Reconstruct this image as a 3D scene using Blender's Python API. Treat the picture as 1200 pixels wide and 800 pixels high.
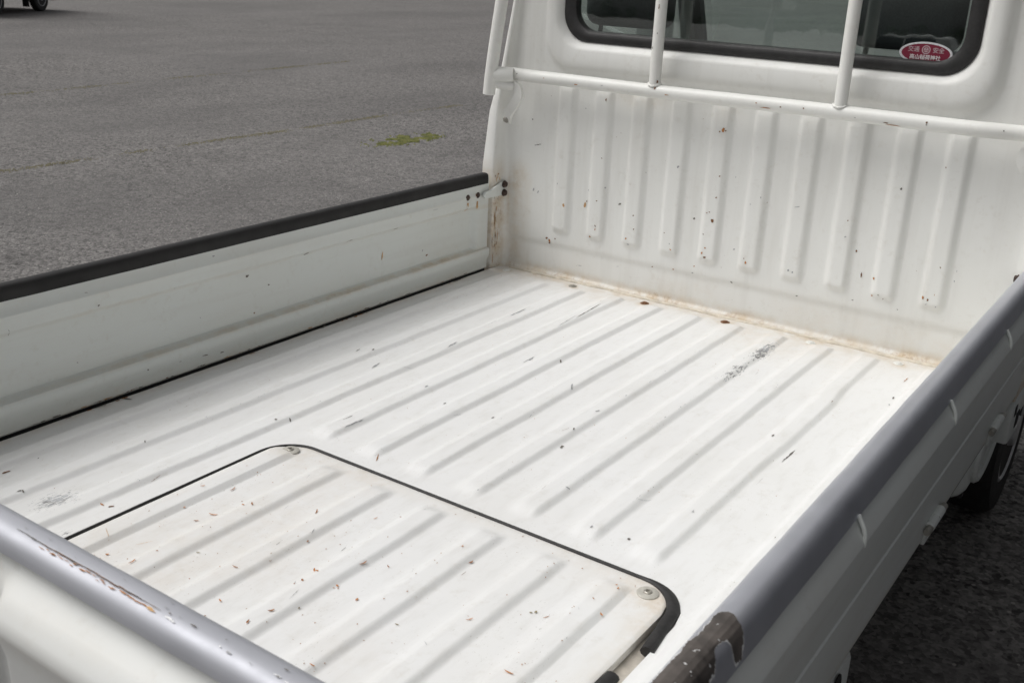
import bpy, bmesh, math, random
from mathutils import Vector, Matrix, noise as mnoise
rad = math.radians
for o in list(bpy.data.objects): bpy.data.objects.remove(o)
S = bpy.context.scene
COL = S.collection

# ------------------------------------------------------------------ camera
B = 0.66                                   # height of the cargo floor above the ground
camd = bpy.data.cameras.new('camera'); cam = bpy.data.objects.new('camera', camd); COL.objects.link(cam)
yaw, pit, rol = -0.5922, -0.3525, 0.0450
fw = Vector((math.sin(yaw)*math.cos(pit), math.cos(yaw)*math.cos(pit), math.sin(pit)))
rt = Vector((math.cos(yaw), -math.sin(yaw), 0)); up = rt.cross(fw)
r2 = rt*math.cos(rol)+up*math.sin(rol); u2 = up*math.cos(rol)-rt*math.sin(rol)
M = Matrix((r2, u2, -fw)).transposed().to_4x4(); M.translation = Vector((1.0147, -2.4766, 0.8642+B))
cam.matrix_world = M
camd.sensor_width = 36; camd.lens = 36*1228.17/1200; camd.clip_start = 0.05; camd.clip_end = 2000
camd.dof.use_dof = True; camd.dof.focus_distance = 2.35; camd.dof.aperture_fstop = 13
S.camera = cam

# ------------------------------------------------------------------ light: bright overcast, sun veiled behind cloud to the rear left
SUN_EL, SUN_AZ = 56, 240                   # azimuth in degrees clockwise from +Y
w = bpy.data.worlds.new('World'); S.world = w; w.use_nodes = True
nt = w.node_tree; bg = nt.nodes['Background']
sky = nt.nodes.new('ShaderNodeTexSky'); sky.sky_type = 'NISHITA'; sky.sun_disc = False
sky.sun_elevation = rad(SUN_EL); sky.sun_rotation = rad(SUN_AZ); sky.air_density = 1.0; sky.dust_density = 6; sky.ozone_density = 1.0
hs = nt.nodes.new('ShaderNodeHueSaturation'); hs.inputs['Saturation'].default_value = 0.12
nt.links.new(sky.outputs[0], hs.inputs['Color']); nt.links.new(hs.outputs[0], bg.inputs[0]); bg.inputs[1].default_value = 0.072
sl = bpy.data.lights.new('sun', 'SUN'); sun = bpy.data.objects.new('sun', sl); COL.objects.link(sun)
sl.energy = 1.5; sl.angle = rad(44); sl.color = (1, 0.985, 0.965)
sd = Vector((math.sin(rad(SUN_AZ))*math.cos(rad(SUN_EL)), math.cos(rad(SUN_AZ))*math.cos(rad(SUN_EL)), math.sin(rad(SUN_EL))))
sun.rotation_euler = sd.to_track_quat('Z', 'Y').to_euler()
sun.location = (-6, -6, 12)
vs = S.view_settings; vs.view_transform = 'Standard'; vs.look = 'None'; vs.exposure = 0.22; vs.gamma = 1; vs.use_curve_mapping = False

# ------------------------------------------------------------------ materials
class N:
    def __init__(s, name):
        s.m = bpy.data.materials.new(name); s.m.use_nodes = True; s.t = s.m.node_tree
        s.p = s.t.nodes['Principled BSDF']; s.L = s.t.links.new
    def n(s, t, **kw):
        k = s.t.nodes.new('ShaderNode'+t)
        for a, b in kw.items(): setattr(k, a, b)
        return k
    def co(s, scale=(1, 1, 1)):
        c = s.n('TexCoord'); m = s.n('Mapping'); m.inputs['Scale'].default_value = scale
        s.L(c.outputs['Object'], m.inputs[0]); return m.outputs[0]
    def noise(s, scale, detail=4, rough=.55, vec=None, stretch=(1, 1, 1)):
        k = s.n('TexNoise'); k.inputs['Scale'].default_value = scale; k.inputs['Detail'].default_value = detail; k.inputs['Roughness'].default_value = rough
        s.L(vec or s.co(stretch), k.inputs['Vector']); return k.outputs[0]
    def rng(s, v, a, b, c=0., d=1.):
        k = s.n('MapRange'); s.L(v, k.inputs[0])
        for i, x in enumerate((a, b, c, d)): k.inputs[i+1].default_value = x
        return k.outputs[0]
    def math(s, op, a, b=None, clamp=False):
        k = s.n('Math', operation=op, use_clamp=clamp)
        for i, x in enumerate((a, b)):
            if x is None: continue
            if isinstance(x, (int, float)): k.inputs[i].default_value = x
            else: s.L(x, k.inputs[i])
        return k.outputs[0]
    def mix(s, f, a, b):
        k = s.n('Mix', data_type='RGBA')
        for i, x in ((0, f), (6, a), (7, b)):
            if isinstance(x, (int, float)): k.inputs[i].default_value = x
            elif isinstance(x, tuple): k.inputs[i].default_value = (*x, 1)
            else: s.L(x, k.inputs[i])
        return k.outputs[2]
    def attr(s, name):
        k = s.n('Attribute'); k.attribute_name = name; return k.outputs['Fac']
    def set(s, **kw):
        for a, b in kw.items():
            i = s.p.inputs[a.replace('_', ' ')]
            if isinstance(b, (int, float)): i.default_value = b
            elif isinstance(b, tuple): i.default_value = (*b, 1)
            else: s.L(b, i)
        return s
    def bump(s, h, strength=.3, dist=.001):
        k = s.n('Bump'); k.inputs['Strength'].default_value = strength; k.inputs['Distance'].default_value = dist
        s.L(h, k.inputs['Height']); s.L(k.outputs[0], s.p.inputs['Normal']); return s

def simple(name, col, rough=.5, metal=0., var=.15, scale=40, coat=0., bump=0.):
    k = N(name); f = k.noise(scale, 5)
    d = tuple(c*(1-var) for c in col); b = tuple(min(1, c*(1+var)) for c in col)
    k.set(Base_Color=k.mix(k.rng(f, .3, .7), d, b), Roughness=k.rng(k.noise(scale*2.3, 3), .3, .7, max(.02, rough-.08), min(1, rough+.08)), Metallic=metal, Coat_Weight=coat)
    if bump: k.bump(k.noise(scale*4, 4), bump, .002)
    return k.m

def paint(name, stretch, dirt=(.60, .57, .50), base=(.80, .80, .78), scr=1.0):
    """aged white car paint: handling dirt, hairline scratches, chips where the 'wear' attribute says, rust wash where 'stain' says"""
    k = N(name)
    big = k.noise(3.2, 3, .6); fine = k.noise(60, 3, .65); mid = k.noise(14, 4, .7)
    c = k.mix(k.rng(big, .35, .75, 0, .16), base, dirt)
    c = k.mix(k.math('MULTIPLY', k.rng(fine, .52, .72, 0, .22), k.rng(mid, .45, .6)), c, (.52, .48, .41))
    drag = k.noise(1, 3, .6, stretch=tuple(q*.22 if q > 30 else q*.10 for q in stretch))
    c = k.mix(k.rng(drag, .50, .72, 0, .20), c, (.55, .53, .49))
    st = k.attr('stain')
    sf = k.math('MULTIPLY', st, k.rng(k.noise(24, 4, .7), .3, .62, .12, 1), True)
    c = k.mix(k.math('MULTIPLY', sf, .85), c, (.54, .40, .23))
    sf2 = k.math('MULTIPLY', k.rng(st, .45, 1), k.rng(k.noise(75, 3, .7), .53, .64), True)
    c = k.mix(k.math('MULTIPLY', sf2, .5), c, (.30, .15, .06))
    # scratches run along the sheet's long direction
    wr = k.attr('wear')
    n1 = k.noise(1, 6, .75, stretch=stretch)
    lim = k.math('SUBTRACT', .80 if scr >= 1 else .86, k.math('MULTIPLY', wr, .33))
    m1 = k.math('MULTIPLY', k.math('SUBTRACT', n1, lim), 26, True)
    chipc = k.mix(k.rng(k.noise(45, 3), .42, .6), (.44, .45, .47), (.24, .235, .235))
    c = k.mix(m1, c, chipc)
    n2 = k.noise(1, 3, .6, stretch=tuple(q*2.2 for q in stretch))
    m2 = k.math('MULTIPLY', k.math('SUBTRACT', n2,   .665 if scr >= 1 else .75), 30, True)
    m2 = k.math('MULTIPLY', m2, k.rng(k.noise(7, 3), .46, .60))
    c = k.mix(k.math('MULTIPLY', m2, .7), c, (.40, .37, .33))
    rough = k.math('ADD', k.rng(mid, .3, .7, .36, .52), k.math('MULTIPLY', m1, .25))
    k.set(Base_Color=c, Roughness=rough, Specular_IOR_Level=.42, Coat_Weight=.12, Coat_Roughness=.2)
    k.bump(k.noise(9, 2), .16, .002)
    return k.m

PAINT_FLOOR = paint('white_floor_paint', (230, 62, 60), base=(.80, .80, .795))
PAINT_WALL = paint('white_body_paint', (120, 120, 26), base=(.80, .80, .775), scr=.5)
PAINT_GATE = paint('white_gate_paint', (120, 18, 120), base=(.725, .755, .735), scr=.5)
PAINT_TAIL = paint('white_tailgate_paint', (18, 120, 120), base=(.72, .73, .715), scr=.5)
PAINT_PIPE = paint('white_pipe_paint', (30, 60, 30), base=(.82, .82, .79), scr=.5)
def silver_mat(name='silver_edge_tape', mt=.74, r0=.36, dim=1.0):
    k = N(name)
    n = k.noise(1, 5, .6, stretch=(60, 60, 60)); b = k.noise(5, 5, .6)
    c = k.mix(k.rng(b, .35, .7), tuple(q*dim for q in (.60, .61, .66)), tuple(q*dim for q in (.70, .71, .76)))
    c = k.mix(k.math('MULTIPLY', k.math('SUBTRACT', n, .74), 20, True), c, (.22, .21, .21))
    wr = k.attr('wear'); s = k.math('MULTIPLY', k.math('SUBTRACT', k.noise(1, 6, .7, stretch=(38, 38, 90)), k.math('SUBTRACT', .86, k.math('MULTIPLY', wr, .32))), 22, True)
    c = k.mix(s, c, (.74, .74, .74))
    k.set(Base_Color=c, Metallic=k.math('SUBTRACT', mt, k.math('MULTIPLY', s, mt*.9)), Roughness=k.rng(k.noise(22, 5), .3, .7, r0, r0+.12))
    k.bump(k.noise(12, 3), .2, .001); return k.m
SILVER = silver_mat(); SILVER_DULL = silver_mat('dull_silver_edge_tape', .5, .52, .72)
BLACKTAPE = simple('black_edge_tape', (.013, .012, .012), .70, 0, .25, 9, bump=.15)
RUBBER = simple('black_rubber', (.018, .017, .017), .55, 0, .3, 60)
DARKHOLE = simple('dark_opening', (.008, .008, .008), .8, 0, .2)
UNDER = simple('dark_underbody', (.02, .019, .018), .7, 0, .3, 15)
STEEL = simple('zinc_steel', (.42, .40, .36), .42, .7, .2, 90)
RUST = simple('rusty_steel', (.19, .090, .042), .8, .1, .45, 160, bump=.5)
RUSTWASH = simple('pale_rust_run', (.54, .33, .15), .7, 0, .25, 60)
RUSTO = simple('orange_rust', (.40, .175, .060), .85, 0, .35, 120)
GREYCHIP = simple('grey_primer', (.36, .36, .37), .6, 0, .3, 200)
RUSTDARK = simple('dark_rust', (.055, .034, .026), .7, 0, .4, 150, bump=.4)
BLACKMARK = simple('dark_scuff', (.150, .135, .120), .7, 0, .5, 200)
CHIPBASE = simple('dark_primer_under_tape', (.090, .078, .070), .6, 0, .55, 28, bump=.3)
WHITEMARK = simple('white_scuff', (.80, .80, .80), .6, 0, .06, 90)
SEALANT = simple('cream_seam_sealer', (.66, .60, .50), .6, 0, .16, 45, bump=.4)
WASHER = simple('dull_washer', (.50, .48, .43), .5, .2, .15, 90)
CHANNEL = simple('bare_channel_metal', (.50, .46, .40), .5, .1, .22, 50)
FABRIC = simple('grey_seat_fabric', (.055, .058, .062), .85, 0, .2, 260, bump=.4)
PLASTIC = simple('dark_cab_plastic', (.03, .031, .032), .5, 0, .2, 30)
TYRE = simple('tyre_rubber', (.02, .02, .02), .7, 0, .3, 40)
RIM = simple('steel_rim', (.60, .60, .61), .4, .25, .15, 30)

def glass(name, tint=(.93, .975, .96)):
    k = N(name); t = k.t
    tr = k.n('BsdfTransparent'); tr.inputs[0].default_value = (*tint, 1)
    gl = k.n('BsdfGlossy'); gl.inputs[0].default_value = (.95, .97, .96, 1); gl.inputs['Roughness'].default_value = .015
    bp = k.n('Bump'); bp.inputs['Strength'].default_value = .03; bp.inputs['Distance'].default_value = .01
    k.L(k.noise(5, 3), bp.inputs['Height']); k.L(bp.outputs[0], gl.inputs['Normal'])
    ge = k.n('NewGeometry'); dt = k.n('VectorMath', operation='DOT_PRODUCT'); k.L(ge.outputs['Incoming'], dt.inputs[0]); k.L(ge.outputs['Normal'], dt.inputs[1])
    f = k.math('MULTIPLY_ADD', k.math('POWER', k.math('SUBTRACT', 1, k.math('ABSOLUTE', dt.outputs['Value']), True), 5), .95); f.node.inputs[2].default_value = .115
    mx = k.n('MixShader'); k.L(f, mx.inputs[0]); k.L(tr.outputs[0], mx.inputs[1]); k.L(gl.outputs[0], mx.inputs[2])
    k.L(mx.outputs[0], t.nodes['Material Output'].inputs[0]); return k.m
GLASS = glass('green_tinted_glass')

def asphalt():
    k = N('worn_asphalt'); co = k.co()
    big = k.noise(.22, 6, .6); mid = k.noise(1.6, 6, .65); streak = k.noise(1, 5, .6, stretch=(.5, .22, 1))
    v = k.n('TexVoronoi'); v.inputs['Scale'].default_value = 85; k.L(co, v.inputs['Vector'])
    v2 = k.n('TexVoronoi'); v2.inputs['Scale'].default_value = 48; k.L(co, v2.inputs['Vector'])
    sep = k.n('SeparateColor'); k.L(v.outputs['Color'], sep.inputs[0]); sep2 = k.n('SeparateColor'); k.L(v2.outputs['Color'], sep2.inputs[0])
    v3 = k.n('TexVoronoi'); v3.inputs['Scale'].default_value = 40; k.L(co, v3.inputs['Vector']); sep3 = k.n('SeparateColor'); k.L(v3.outputs['Color'], sep3.inputs[0])
    c = k.mix(k.rng(k.math('MULTIPLY_ADD', sep3.outputs[0], .5, None) if False else k.math('ADD', k.math('MULTIPLY', sep.outputs[0], .6), k.math('MULTIPLY', sep3.outputs[0], .4)), .1, .9), (.030, .028, .027), (.275, .262, .252))
    c = k.mix(k.rng(big, .38, .64, 0, .42), c, (.190, .182, .177))
    c = k.mix(k.rng(streak, .45, .62, 0, .45), c, (.100, .096, .094))
    c = k.mix(k.rng(mid, .5, .75, 0, .4), c, (.095, .090, .088))
    pale = k.math('MULTIPLY', k.math('MULTIPLY', k.math('GREATER_THAN', sep2.outputs[0], .93), k.math('LESS_THAN', v2.outputs[0], .27)), .70)
    c = k.mix(pale, c, (.40, .38, .36))
    dark = k.math('MULTIPLY', k.math('GREATER_THAN', sep2.outputs[1], .95), k.math('LESS_THAN', v2.outputs[0], .35))
    c = k.mix(k.math('MULTIPLY', dark, .8), c, (.03, .028, .027))
    k.set(Base_Color=c, Roughness=.88, Specular_IOR_Level=.3)
    k.bump(k.math('SUBTRACT', 1, v.outputs[0]), .6, .006); return k.m
ASPHALT = asphalt()
def moss_mat():
    k = N('moss_green'); f = k.noise(18, 4)
    k.set(Base_Color=k.mix(k.rng(f, .35, .65), (.085, .098, .026), (.190, .190, .058)), Roughness=.9); return k.m
MOSS = moss_mat()
DRYMOSS = simple('dry_moss', (.150, .135, .080), .9, 0, .3, 12)
LEAF = simple('tree_leaves', (.045, .070, .030), .8, 0, .4, .6)
BARK = simple('bark', (.09, .07, .05), .9, 0, .3, 12)
LITTER_O = simple('orange_dry_leaf', (.52, .21, .06), .8, 0, .3, 80)
LITTER_R = simple('brown_dry_leaf', (.36, .155, .06), .8, 0, .3, 80)
LITTER_G = simple('olive_dry_leaf', (.26, .21, .10), .8, 0, .3, 80)

# ------------------------------------------------------------------ mesh helpers
def link(o, parent=None):
    COL.objects.link(o)
    if parent is not None: o.parent = parent
    return o
def mk(name, V, F, mat, parent=None, smooth=True, attrs=None, sharp=None):
    me = bpy.data.meshes.new(name); me.from_pydata([tuple(v) for v in V], [], F); me.validate(); me.update()
    if attrs:
        for an, vals in attrs.items():
            a = me.attributes.new(an, 'FLOAT', 'POINT'); a.data.foreach_set('value', vals)
    if smooth:
        me.polygons.foreach_set('use_smooth', [True]*len(me.polygons))
        if sharp is not None: me.set_sharp_from_angle(angle=rad(sharp))
    if mat: me.materials.append(mat)
    o = bpy.data.objects.new(name, me); return link(o, parent)
def tag(o, label, cat, group=None, kind=None):
    if label: o['label'] = label
    if cat: o['category'] = cat
    if group: o['group'] = group
    if kind: o['kind'] = kind
    return o
def empty(name, loc=(0, 0, 0), rz=0):
    o = bpy.data.objects.new(name, None); o.location = loc; o.rotation_euler = (0, 0, rz); o.empty_display_size = .1; return link(o)
def fix(V, F):                              # consistent outward normals
    bm = bmesh.new(); vs_ = [bm.verts.new(v) for v in V]
    for f in F:
        try: bm.faces.new([vs_[i] for i in f])
        except ValueError: pass
    bmesh.ops.recalc_face_normals(bm, faces=bm.faces); return bm
def mkfix(name, V, F, mat, parent=None, smooth=True, sharp=35):
    bm = fix(V, F); me = bpy.data.meshes.new(name); bm.to_mesh(me); bm.free()
    if smooth: me.polygons.foreach_set('use_smooth', [True]*len(me.polygons)); me.set_sharp_from_angle(angle=rad(sharp))
    me.materials.append(mat); return link(bpy.data.objects.new(name, me), parent)
def grid(us, vs_, fn, V=None, F=None, flip=False):
    V = [] if V is None else V; F = [] if F is None else F; b = len(V); n = len(vs_)
    for u in us:
        for v in vs_: V.append(fn(u, v))
    for i in range(len(us)-1):
        for j in range(n-1):
            q = (b+i*n+j, b+(i+1)*n+j, b+(i+1)*n+j+1, b+i*n+j+1); F.append(q[::-1] if flip else q)
    return V, F
def lin(a, b, n): return [a+(b-a)*i/(n-1) for i in range(n)]
def ss(a, b, x):
    t = max(0., min(1., (x-a)/(b-a))); return t*t*(3-2*t)
def sweep(name, st, prof, place, mat, parent=None, sharp=40, attr=None):
    V = []; F = []; n = None; A = []
    for s in st:
        P = prof(s); n = len(P)
        for o, z in P:
            V.append(place(s, o, z)); A.append(attr(s, o, z) if attr else 0)
    for i in range(len(st)-1):
        for j in range(n): F.append((i*n+j, i*n+(j+1) % n, (i+1)*n+(j+1) % n, (i+1)*n+j))
    F.append(tuple(range(n))); F.append(tuple(range((len(st)-1)*n, len(st)*n)))
    o = mkfix(name, V, F, mat, parent, True, sharp)
    if attr:
        a = o.data.attributes.new('stain', 'FLOAT', 'POINT'); a.data.foreach_set('value', A)
    return o
def tube_vf(path, r, seg=16, V=None, F=None, cap=True):
    V = [] if V is None else V; F = [] if F is None else F; b = len(V)
    path = [Vector(p) for p in path]; n = len(path); ref = None
    for i, p in enumerate(path):
        t = (path[min(i+1, n-1)]-path[max(i-1, 0)]).normalized()
        if ref is None: ref = t.orthogonal().normalized()
        ref = (ref-t*ref.dot(t)).normalized(); bi = t.cross(ref)
        rr = r[i] if isinstance(r, (list, tuple)) else r
        for k in range(seg):
            a = 2*math.pi*k/seg; V.append(p+(ref*math.cos(a)+bi*math.sin(a))*rr)
    for i in range(n-1):
        for k in range(seg): F.append((b+i*seg+k, b+i*seg+(k+1) % seg, b+(i+1)*seg+(k+1) % seg, b+(i+1)*seg+k))
    if cap: F.append(tuple(range(b, b+seg))); F.append(tuple(range(b+(n-1)*seg, b+n*seg)))
    return V, F
def tube(name, path, r, mat, parent=None, seg=16):
    V, F = tube_vf(path, r, seg); return mkfix(name, V, F, mat, parent)
def curve_pts(P, n=24):                     # Catmull-Rom through P
    P = [Vector(p) for p in P]; Q = [P[0]*2-P[1]]+P+[P[-1]*2-P[-2]]; out = []
    for i in range(1, len(Q)-2):
        for k in range(n):
            t = k/n; a, b_, c, d = Q[i-1:i+3]
            out.append(.5*((2*b_)+(c-a)*t+(2*a-5*b_+4*c-d)*t*t+(3*b_-a-3*c+d)*t**3))
    out.append(P[-1]); return out
def box(name, lo, hi, mat, parent=None, bev=.004, seg=2, taper=None):
    bm = bmesh.new(); bmesh.ops.create_cube(bm, size=1)
    for v in bm.verts:
        t = [(v.co[i]+.5) for i in range(3)]
        v.co = Vector([lo[i]+(hi[i]-lo[i])*t[i] for i in range(3)])
    if taper:
        for v in bm.verts: v.co = taper(v.co)
    if bev: bmesh.ops.bevel(bm, geom=bm.edges[:], offset=bev, segments=seg, affect='EDGES', profile=.5)
    bmesh.ops.recalc_face_normals(bm, faces=bm.faces)
    me = bpy.data.meshes.new(name); bm.to_mesh(me); bm.free()
    me.polygons.foreach_set('use_smooth', [True]*len(me.polygons)); me.set_sharp_from_angle(angle=rad(40)); me.materials.append(mat)
    return link(bpy.data.objects.new(name, me), parent)
def lathe(name, prof, c, axis, mat, parent=None, seg=28):
    """prof: (radius, height along axis)"""
    ax = Vector(axis).normalized(); e1 = ax.orthogonal().normalized(); e2 = ax.cross(e1); V = []; F = []; n = len(prof)
    for r, h in prof:
        for k in range(seg):
            a = 2*math.pi*k/seg; V.append(Vector(c)+ax*h+(e1*math.cos(a)+e2*math.sin(a))*r)
    for i in range(n-1):
        for k in range(seg): F.append((i*seg+k, i*seg+(k+1) % seg, (i+1)*seg+(k+1) % seg, (i+1)*seg+k))
    F.append(tuple(range(seg))); F.append(tuple(range((n-1)*seg, n*seg)))
    return mkfix(name, V, F, mat, parent, True, 35)
def prism(name, pts, d, mat, parent=None, bev=0., sharp=35):
    """closed outline pts (3D, planar) pushed by vector d"""
    n = len(pts); d = Vector(d); V = [Vector(p) for p in pts]+[Vector(p)+d for p in pts]
    F = [tuple(range(n)), tuple(range(n, 2*n))]+[(i, (i+1) % n, n+(i+1) % n, n+i) for i in range(n)]
    o = mkfix(name, V, F, mat, parent, True, sharp)
    if bev:
        m = o.modifiers.new('bevel', 'BEVEL'); m.width = bev; m.segments = 2; m.limit_method = 'ANGLE'
    return o
def rrect(cx, cz, hx, hz, r, n=10, top=None):
    """rounded rectangle outline, counter-clockwise from lower right corner; 4*(n+1) points"""
    out = []
    for (sx, sz, a0) in ((1, -1, -90), (1, 1, 0), (-1, 1, 90), (-1, -1, 180)):
        for k in range(n+1):
            a = rad(a0+90*k/n); out.append((cx+sx*(hx-r)+r*math.cos(a), cz+sz*(hz-r)+r*math.sin(a)))
    return out
BULK_MARKS = [(-0.04,0.479,6,1,-1,8,"o"),(-0.049,0.474,3,0,0,3,"r"),(-0.033,0.478,3,1,-1,3,"r"),(-0.036,0.364,4,1,0,3,"r"),(-0.039,0.309,3,1,0,3,"r"),(-0.043,0.248,5,1,-1,7,"r"),(-0.06,0.266,3,0,0,2,"r"),(-0.063,0.209,3,0,0,2,"r"),(-0.062,0.159,0,5,-3,-1,"o"),(-0.053,0.149,5,1,-1,4,"r"),(-0.054,0.174,3,0,0,3,"o"),(0.06,0.157,4,1,-1,6,"o"),(0.054,0.167,2,1,-1,2,"r"),(0.079,0.328,0,3,-2,0,"g"),(0.054,0.307,3,0,0,2,"g"),(0.003,0.366,0,4,-1,0,"g"),(0.174,0.32,9,2,0,2,"g"),(0.173,0.16,1,4,-3,1,"g"),(0.184,0.157,3,1,0,4,"g"),(0.349,0.182,0,8,-3,0,"r"),(0.409,0.401,1,4,-3,1,"k"),(0.38,0.18,0,4,-6,0,"o"),(0.398,0.144,2,0,-1,2,"r"),(0.382,0.138,3,1,0,3,"o"),(0.409,0.135,2,1,0,2,"r"),(0.498,0.159,0,5,-4,0,"o"),(0.51,0.157,2,4,-3,2,"r"),(0.523,0.171,0,3,-1,-1,"o"),(0.508,0.145,3,2,-1,1,"g"),(0.53,0.143,1,3,-2,1,"g"),(0.525,0.237,2,0,-1,3,"r"),(0.496,0.462,2,1,-1,3,"r"),(0.677,0.24,1,5,-4,1,"r"),(0.559,0.233,0,3,-1,0,"g"),(0.683,0.259,1,4,-4,1,"r"),(0.023,0.095,5,-3,1,2,"k"),(0.199,0.096,4,0,1,2,"k"),(0.338,0.116,4,0,0,2,"k"),(0.445,0.116,2,0,-1,2,"k"),(0.328,0.237,0,4,-3,0,"r"),(0.3,0.308,3,0,0,2,"r"),(0.3,0.268,3,1,0,3,"g"),(-0.087,0.098,3,0,0,3,"g"),(-0.084,0.117,3,1,0,3,"o"),(-0.593,0.369,14,4,-1,2,"k"),(-0.614,0.437,3,0,0,3,"k"),(-0.379,0.362,2,0,-1,2,"r"),(-0.365,0.283,0,3,-3,-1,"g"),(-0.42,0.267,2,0,0,2,"g"),(-0.386,0.244,3,0,0,2,"r"),(-0.319,0.245,5,3,-2,4,"k"),(-0.27,0.223,4,1,0,3,"r"),(-0.266,0.186,3,1,0,3,"r"),(-0.153,0.371,3,3,-2,3,"g"),(-0.098,0.243,4,1,0,4,"k"),(-0.491,0.215,-1,8,-4,-1,"o"),(-0.428,0.225,1,11,-4,0,"o"),(-0.423,0.236,0,4,-2,-1,"r"),(-0.385,0.174,-1,4,-3,0,"r"),(-0.385,0.165,0,5,-2,-1,"o"),(-0.402,0.14,4,1,0,4,"o"),(-0.548,0.108,5,1,0,4,"r"),(-0.538,0.102,0,8,-5,0,"o"),(-0.519,0.111,3,1,0,3,"r"),(-0.538,0.095,4,1,0,4,"r"),(-0.287,0.156,4,1,0,4,"o"),(-0.28,0.141,4,0,-1,3,"g"),(-0.152,0.151,3,0,-1,3,"o"),(-0.156,0.166,-1,3,-2,0,"g"),(-0.053,0.269,3,0,0,2,"r"),(-0.174,0.193,2,1,-1,2,"r"),(-0.515,0.272,0,3,-2,-1,"g"),(-0.6,0.241,1,7,-3,0,"g"),(-0.585,0.236,3,5,-2,1,"g"),(-0.379,0.516,0,5,-3,0,"r"),(-0.445,0.486,2,1,-1,3,"g"),(-0.379,0.362,2,0,-1,2,"r"),(-0.151,0.372,2,2,-2,1,"g"),(0.477,0.556,1,3,-2,1,"k"),(0.336,0.585,2,1,-1,3,"k"),(-0.437,0.047,9,1,0,1,"g"),(-0.314,0.069,5,1,0,1,"g"),(-0.207,0.09,3,1,-1,3,"r"),(-0.144,0.096,3,0,0,3,"o"),(0.021,0.183,3,1,0,3,"g"),(0.558,0.209,0,3,-2,0,"g")]
FLOOR_MARKS = [(0.078,-0.764,3,5,-3,4,"g"),(-0.189,-0.923,2,4,-4,4,"k"),(-0.072,-0.918,2,5,-5,5,"k"),(0.102,-0.934,4,2,-3,5,"k"),(0.086,-0.868,-2,5,-2,0,"k"),(-0.134,-0.567,2,2,-5,7,"k"),(-0.03,-0.687,-8,14,-4,-1,"g"),(-0.132,-1.192,-8,12,-3,0,"o"),(0.456,-0.695,1,41,-3,2,"k"),(0.402,-0.639,0,8,-4,3,"k"),(0.413,-1.019,1,3,-2,3,"g"),(0.365,-1.153,3,2,-2,4,"k"),(0.565,-1.025,1,1,-2,4,"r"),(0.552,-1.008,0,4,-1,0,"r"),(0.104,-0.941,3,2,-2,4,"k"),(0.204,-1.079,6,2,-1,2,"g"),(0.304,-1.168,1,5,-2,3,"g"),(-0.366,-1.181,6,-4,0,3,"k"),(-0.381,-1.204,2,3,-4,3,"k"),(-0.581,-1.632,1,10,-4,2,"r"),(-0.491,-1.664,1,5,-2,1,"k"),(-0.487,-1.66,2,1,-4,2,"k"),(-0.345,-1.596,4,5,-2,2,"r"),(-0.36,-1.601,6,2,-2,2,"o"),(-0.587,-1.57,1,1,-3,2,"k"),(-0.489,-1.421,1,1,-4,3,"k"),(-0.518,-0.823,-5,15,-4,3,"k"),(-0.493,-0.801,0,5,-4,3,"k"),(-0.686,-1.313,10,5,-3,3,"k"),(-0.702,-0.744,-2,7,-4,3,"k"),(-0.198,-0.601,-1,30,-3,3,"g"),(-0.266,-0.222,-7,89,-3,3,"k"),(-0.265,-0.329,-5,62,-2,3,"g"),(-0.396,-0.358,-1,45,-4,4,"g"),(-0.256,-1.119,1,32,-2,1,"g"),(-0.281,-1.11,1,16,-2,2,"k"),(-0.436,-0.856,-4,21,-5,3,"g"),(-0.378,-0.655,-2,26,-5,4,"g"),(-0.265,-0.888,0,8,-3,2,"g"),(-0.195,-0.598,-1,13,-4,3,"g"),(0.531,-0.27,-1,10,-3,3,"k"),(0.535,-0.314,0,6,-3,3,"g"),(0.523,-0.142,1,19,-2,3,"o")]
GATE_MARKS = [(-0.173,0.227,-1,7,-14,2,"r"),(-0.129,0.227,-1,7,-14,2,"r"),(-0.172,0.2,0,17,-5,1,"o"),(-0.128,0.2,0,15,-4,1,"o"),(-0.513,0.127,2,13,-3,0,"o"),(-0.786,0.189,7,3,-3,3,"k"),(-0.962,0.172,4,3,-4,3,"k"),(-1.167,0.194,3,0,-1,1,"k"),(-1.37,0.233,5,-1,-1,1,"k"),(-1.346,0.201,3,2,-2,2,"k"),(-1.526,0.193,4,-11,1,0,"k"),(-1.393,0.094,2,-1,0,2,"g"),(-1.097,0.109,2,-1,0,2,"g"),(-0.947,0.082,3,0,0,3,"r"),(-1.057,0.023,9,0,0,2,"k"),(-1.103,0.029,11,-1,0,2,"k"),(-1.17,0.035,6,-1,0,1,"k"),(-1.254,0.043,3,-1,0,3,"k"),(-1.383,0.003,13,-2,0,4,"o"),(-1.319,0.005,12,-1,0,3,"o"),(-0.651,0.003,18,-1,-1,3,"r"),(-0.901,0.138,4,-1,0,3,"k"),(-1.065,0.242,4,-1,1,3,"g"),(-0.473,0.193,8,1,-1,2,"k"),(-0.648,0.195,13,1,0,2,"k"),(-0.317,0.217,14,0,0,1,"g"),(-0.332,0.092,4,3,-4,2,"r"),(-0.35,0.108,2,5,-3,1,"g")]
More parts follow.
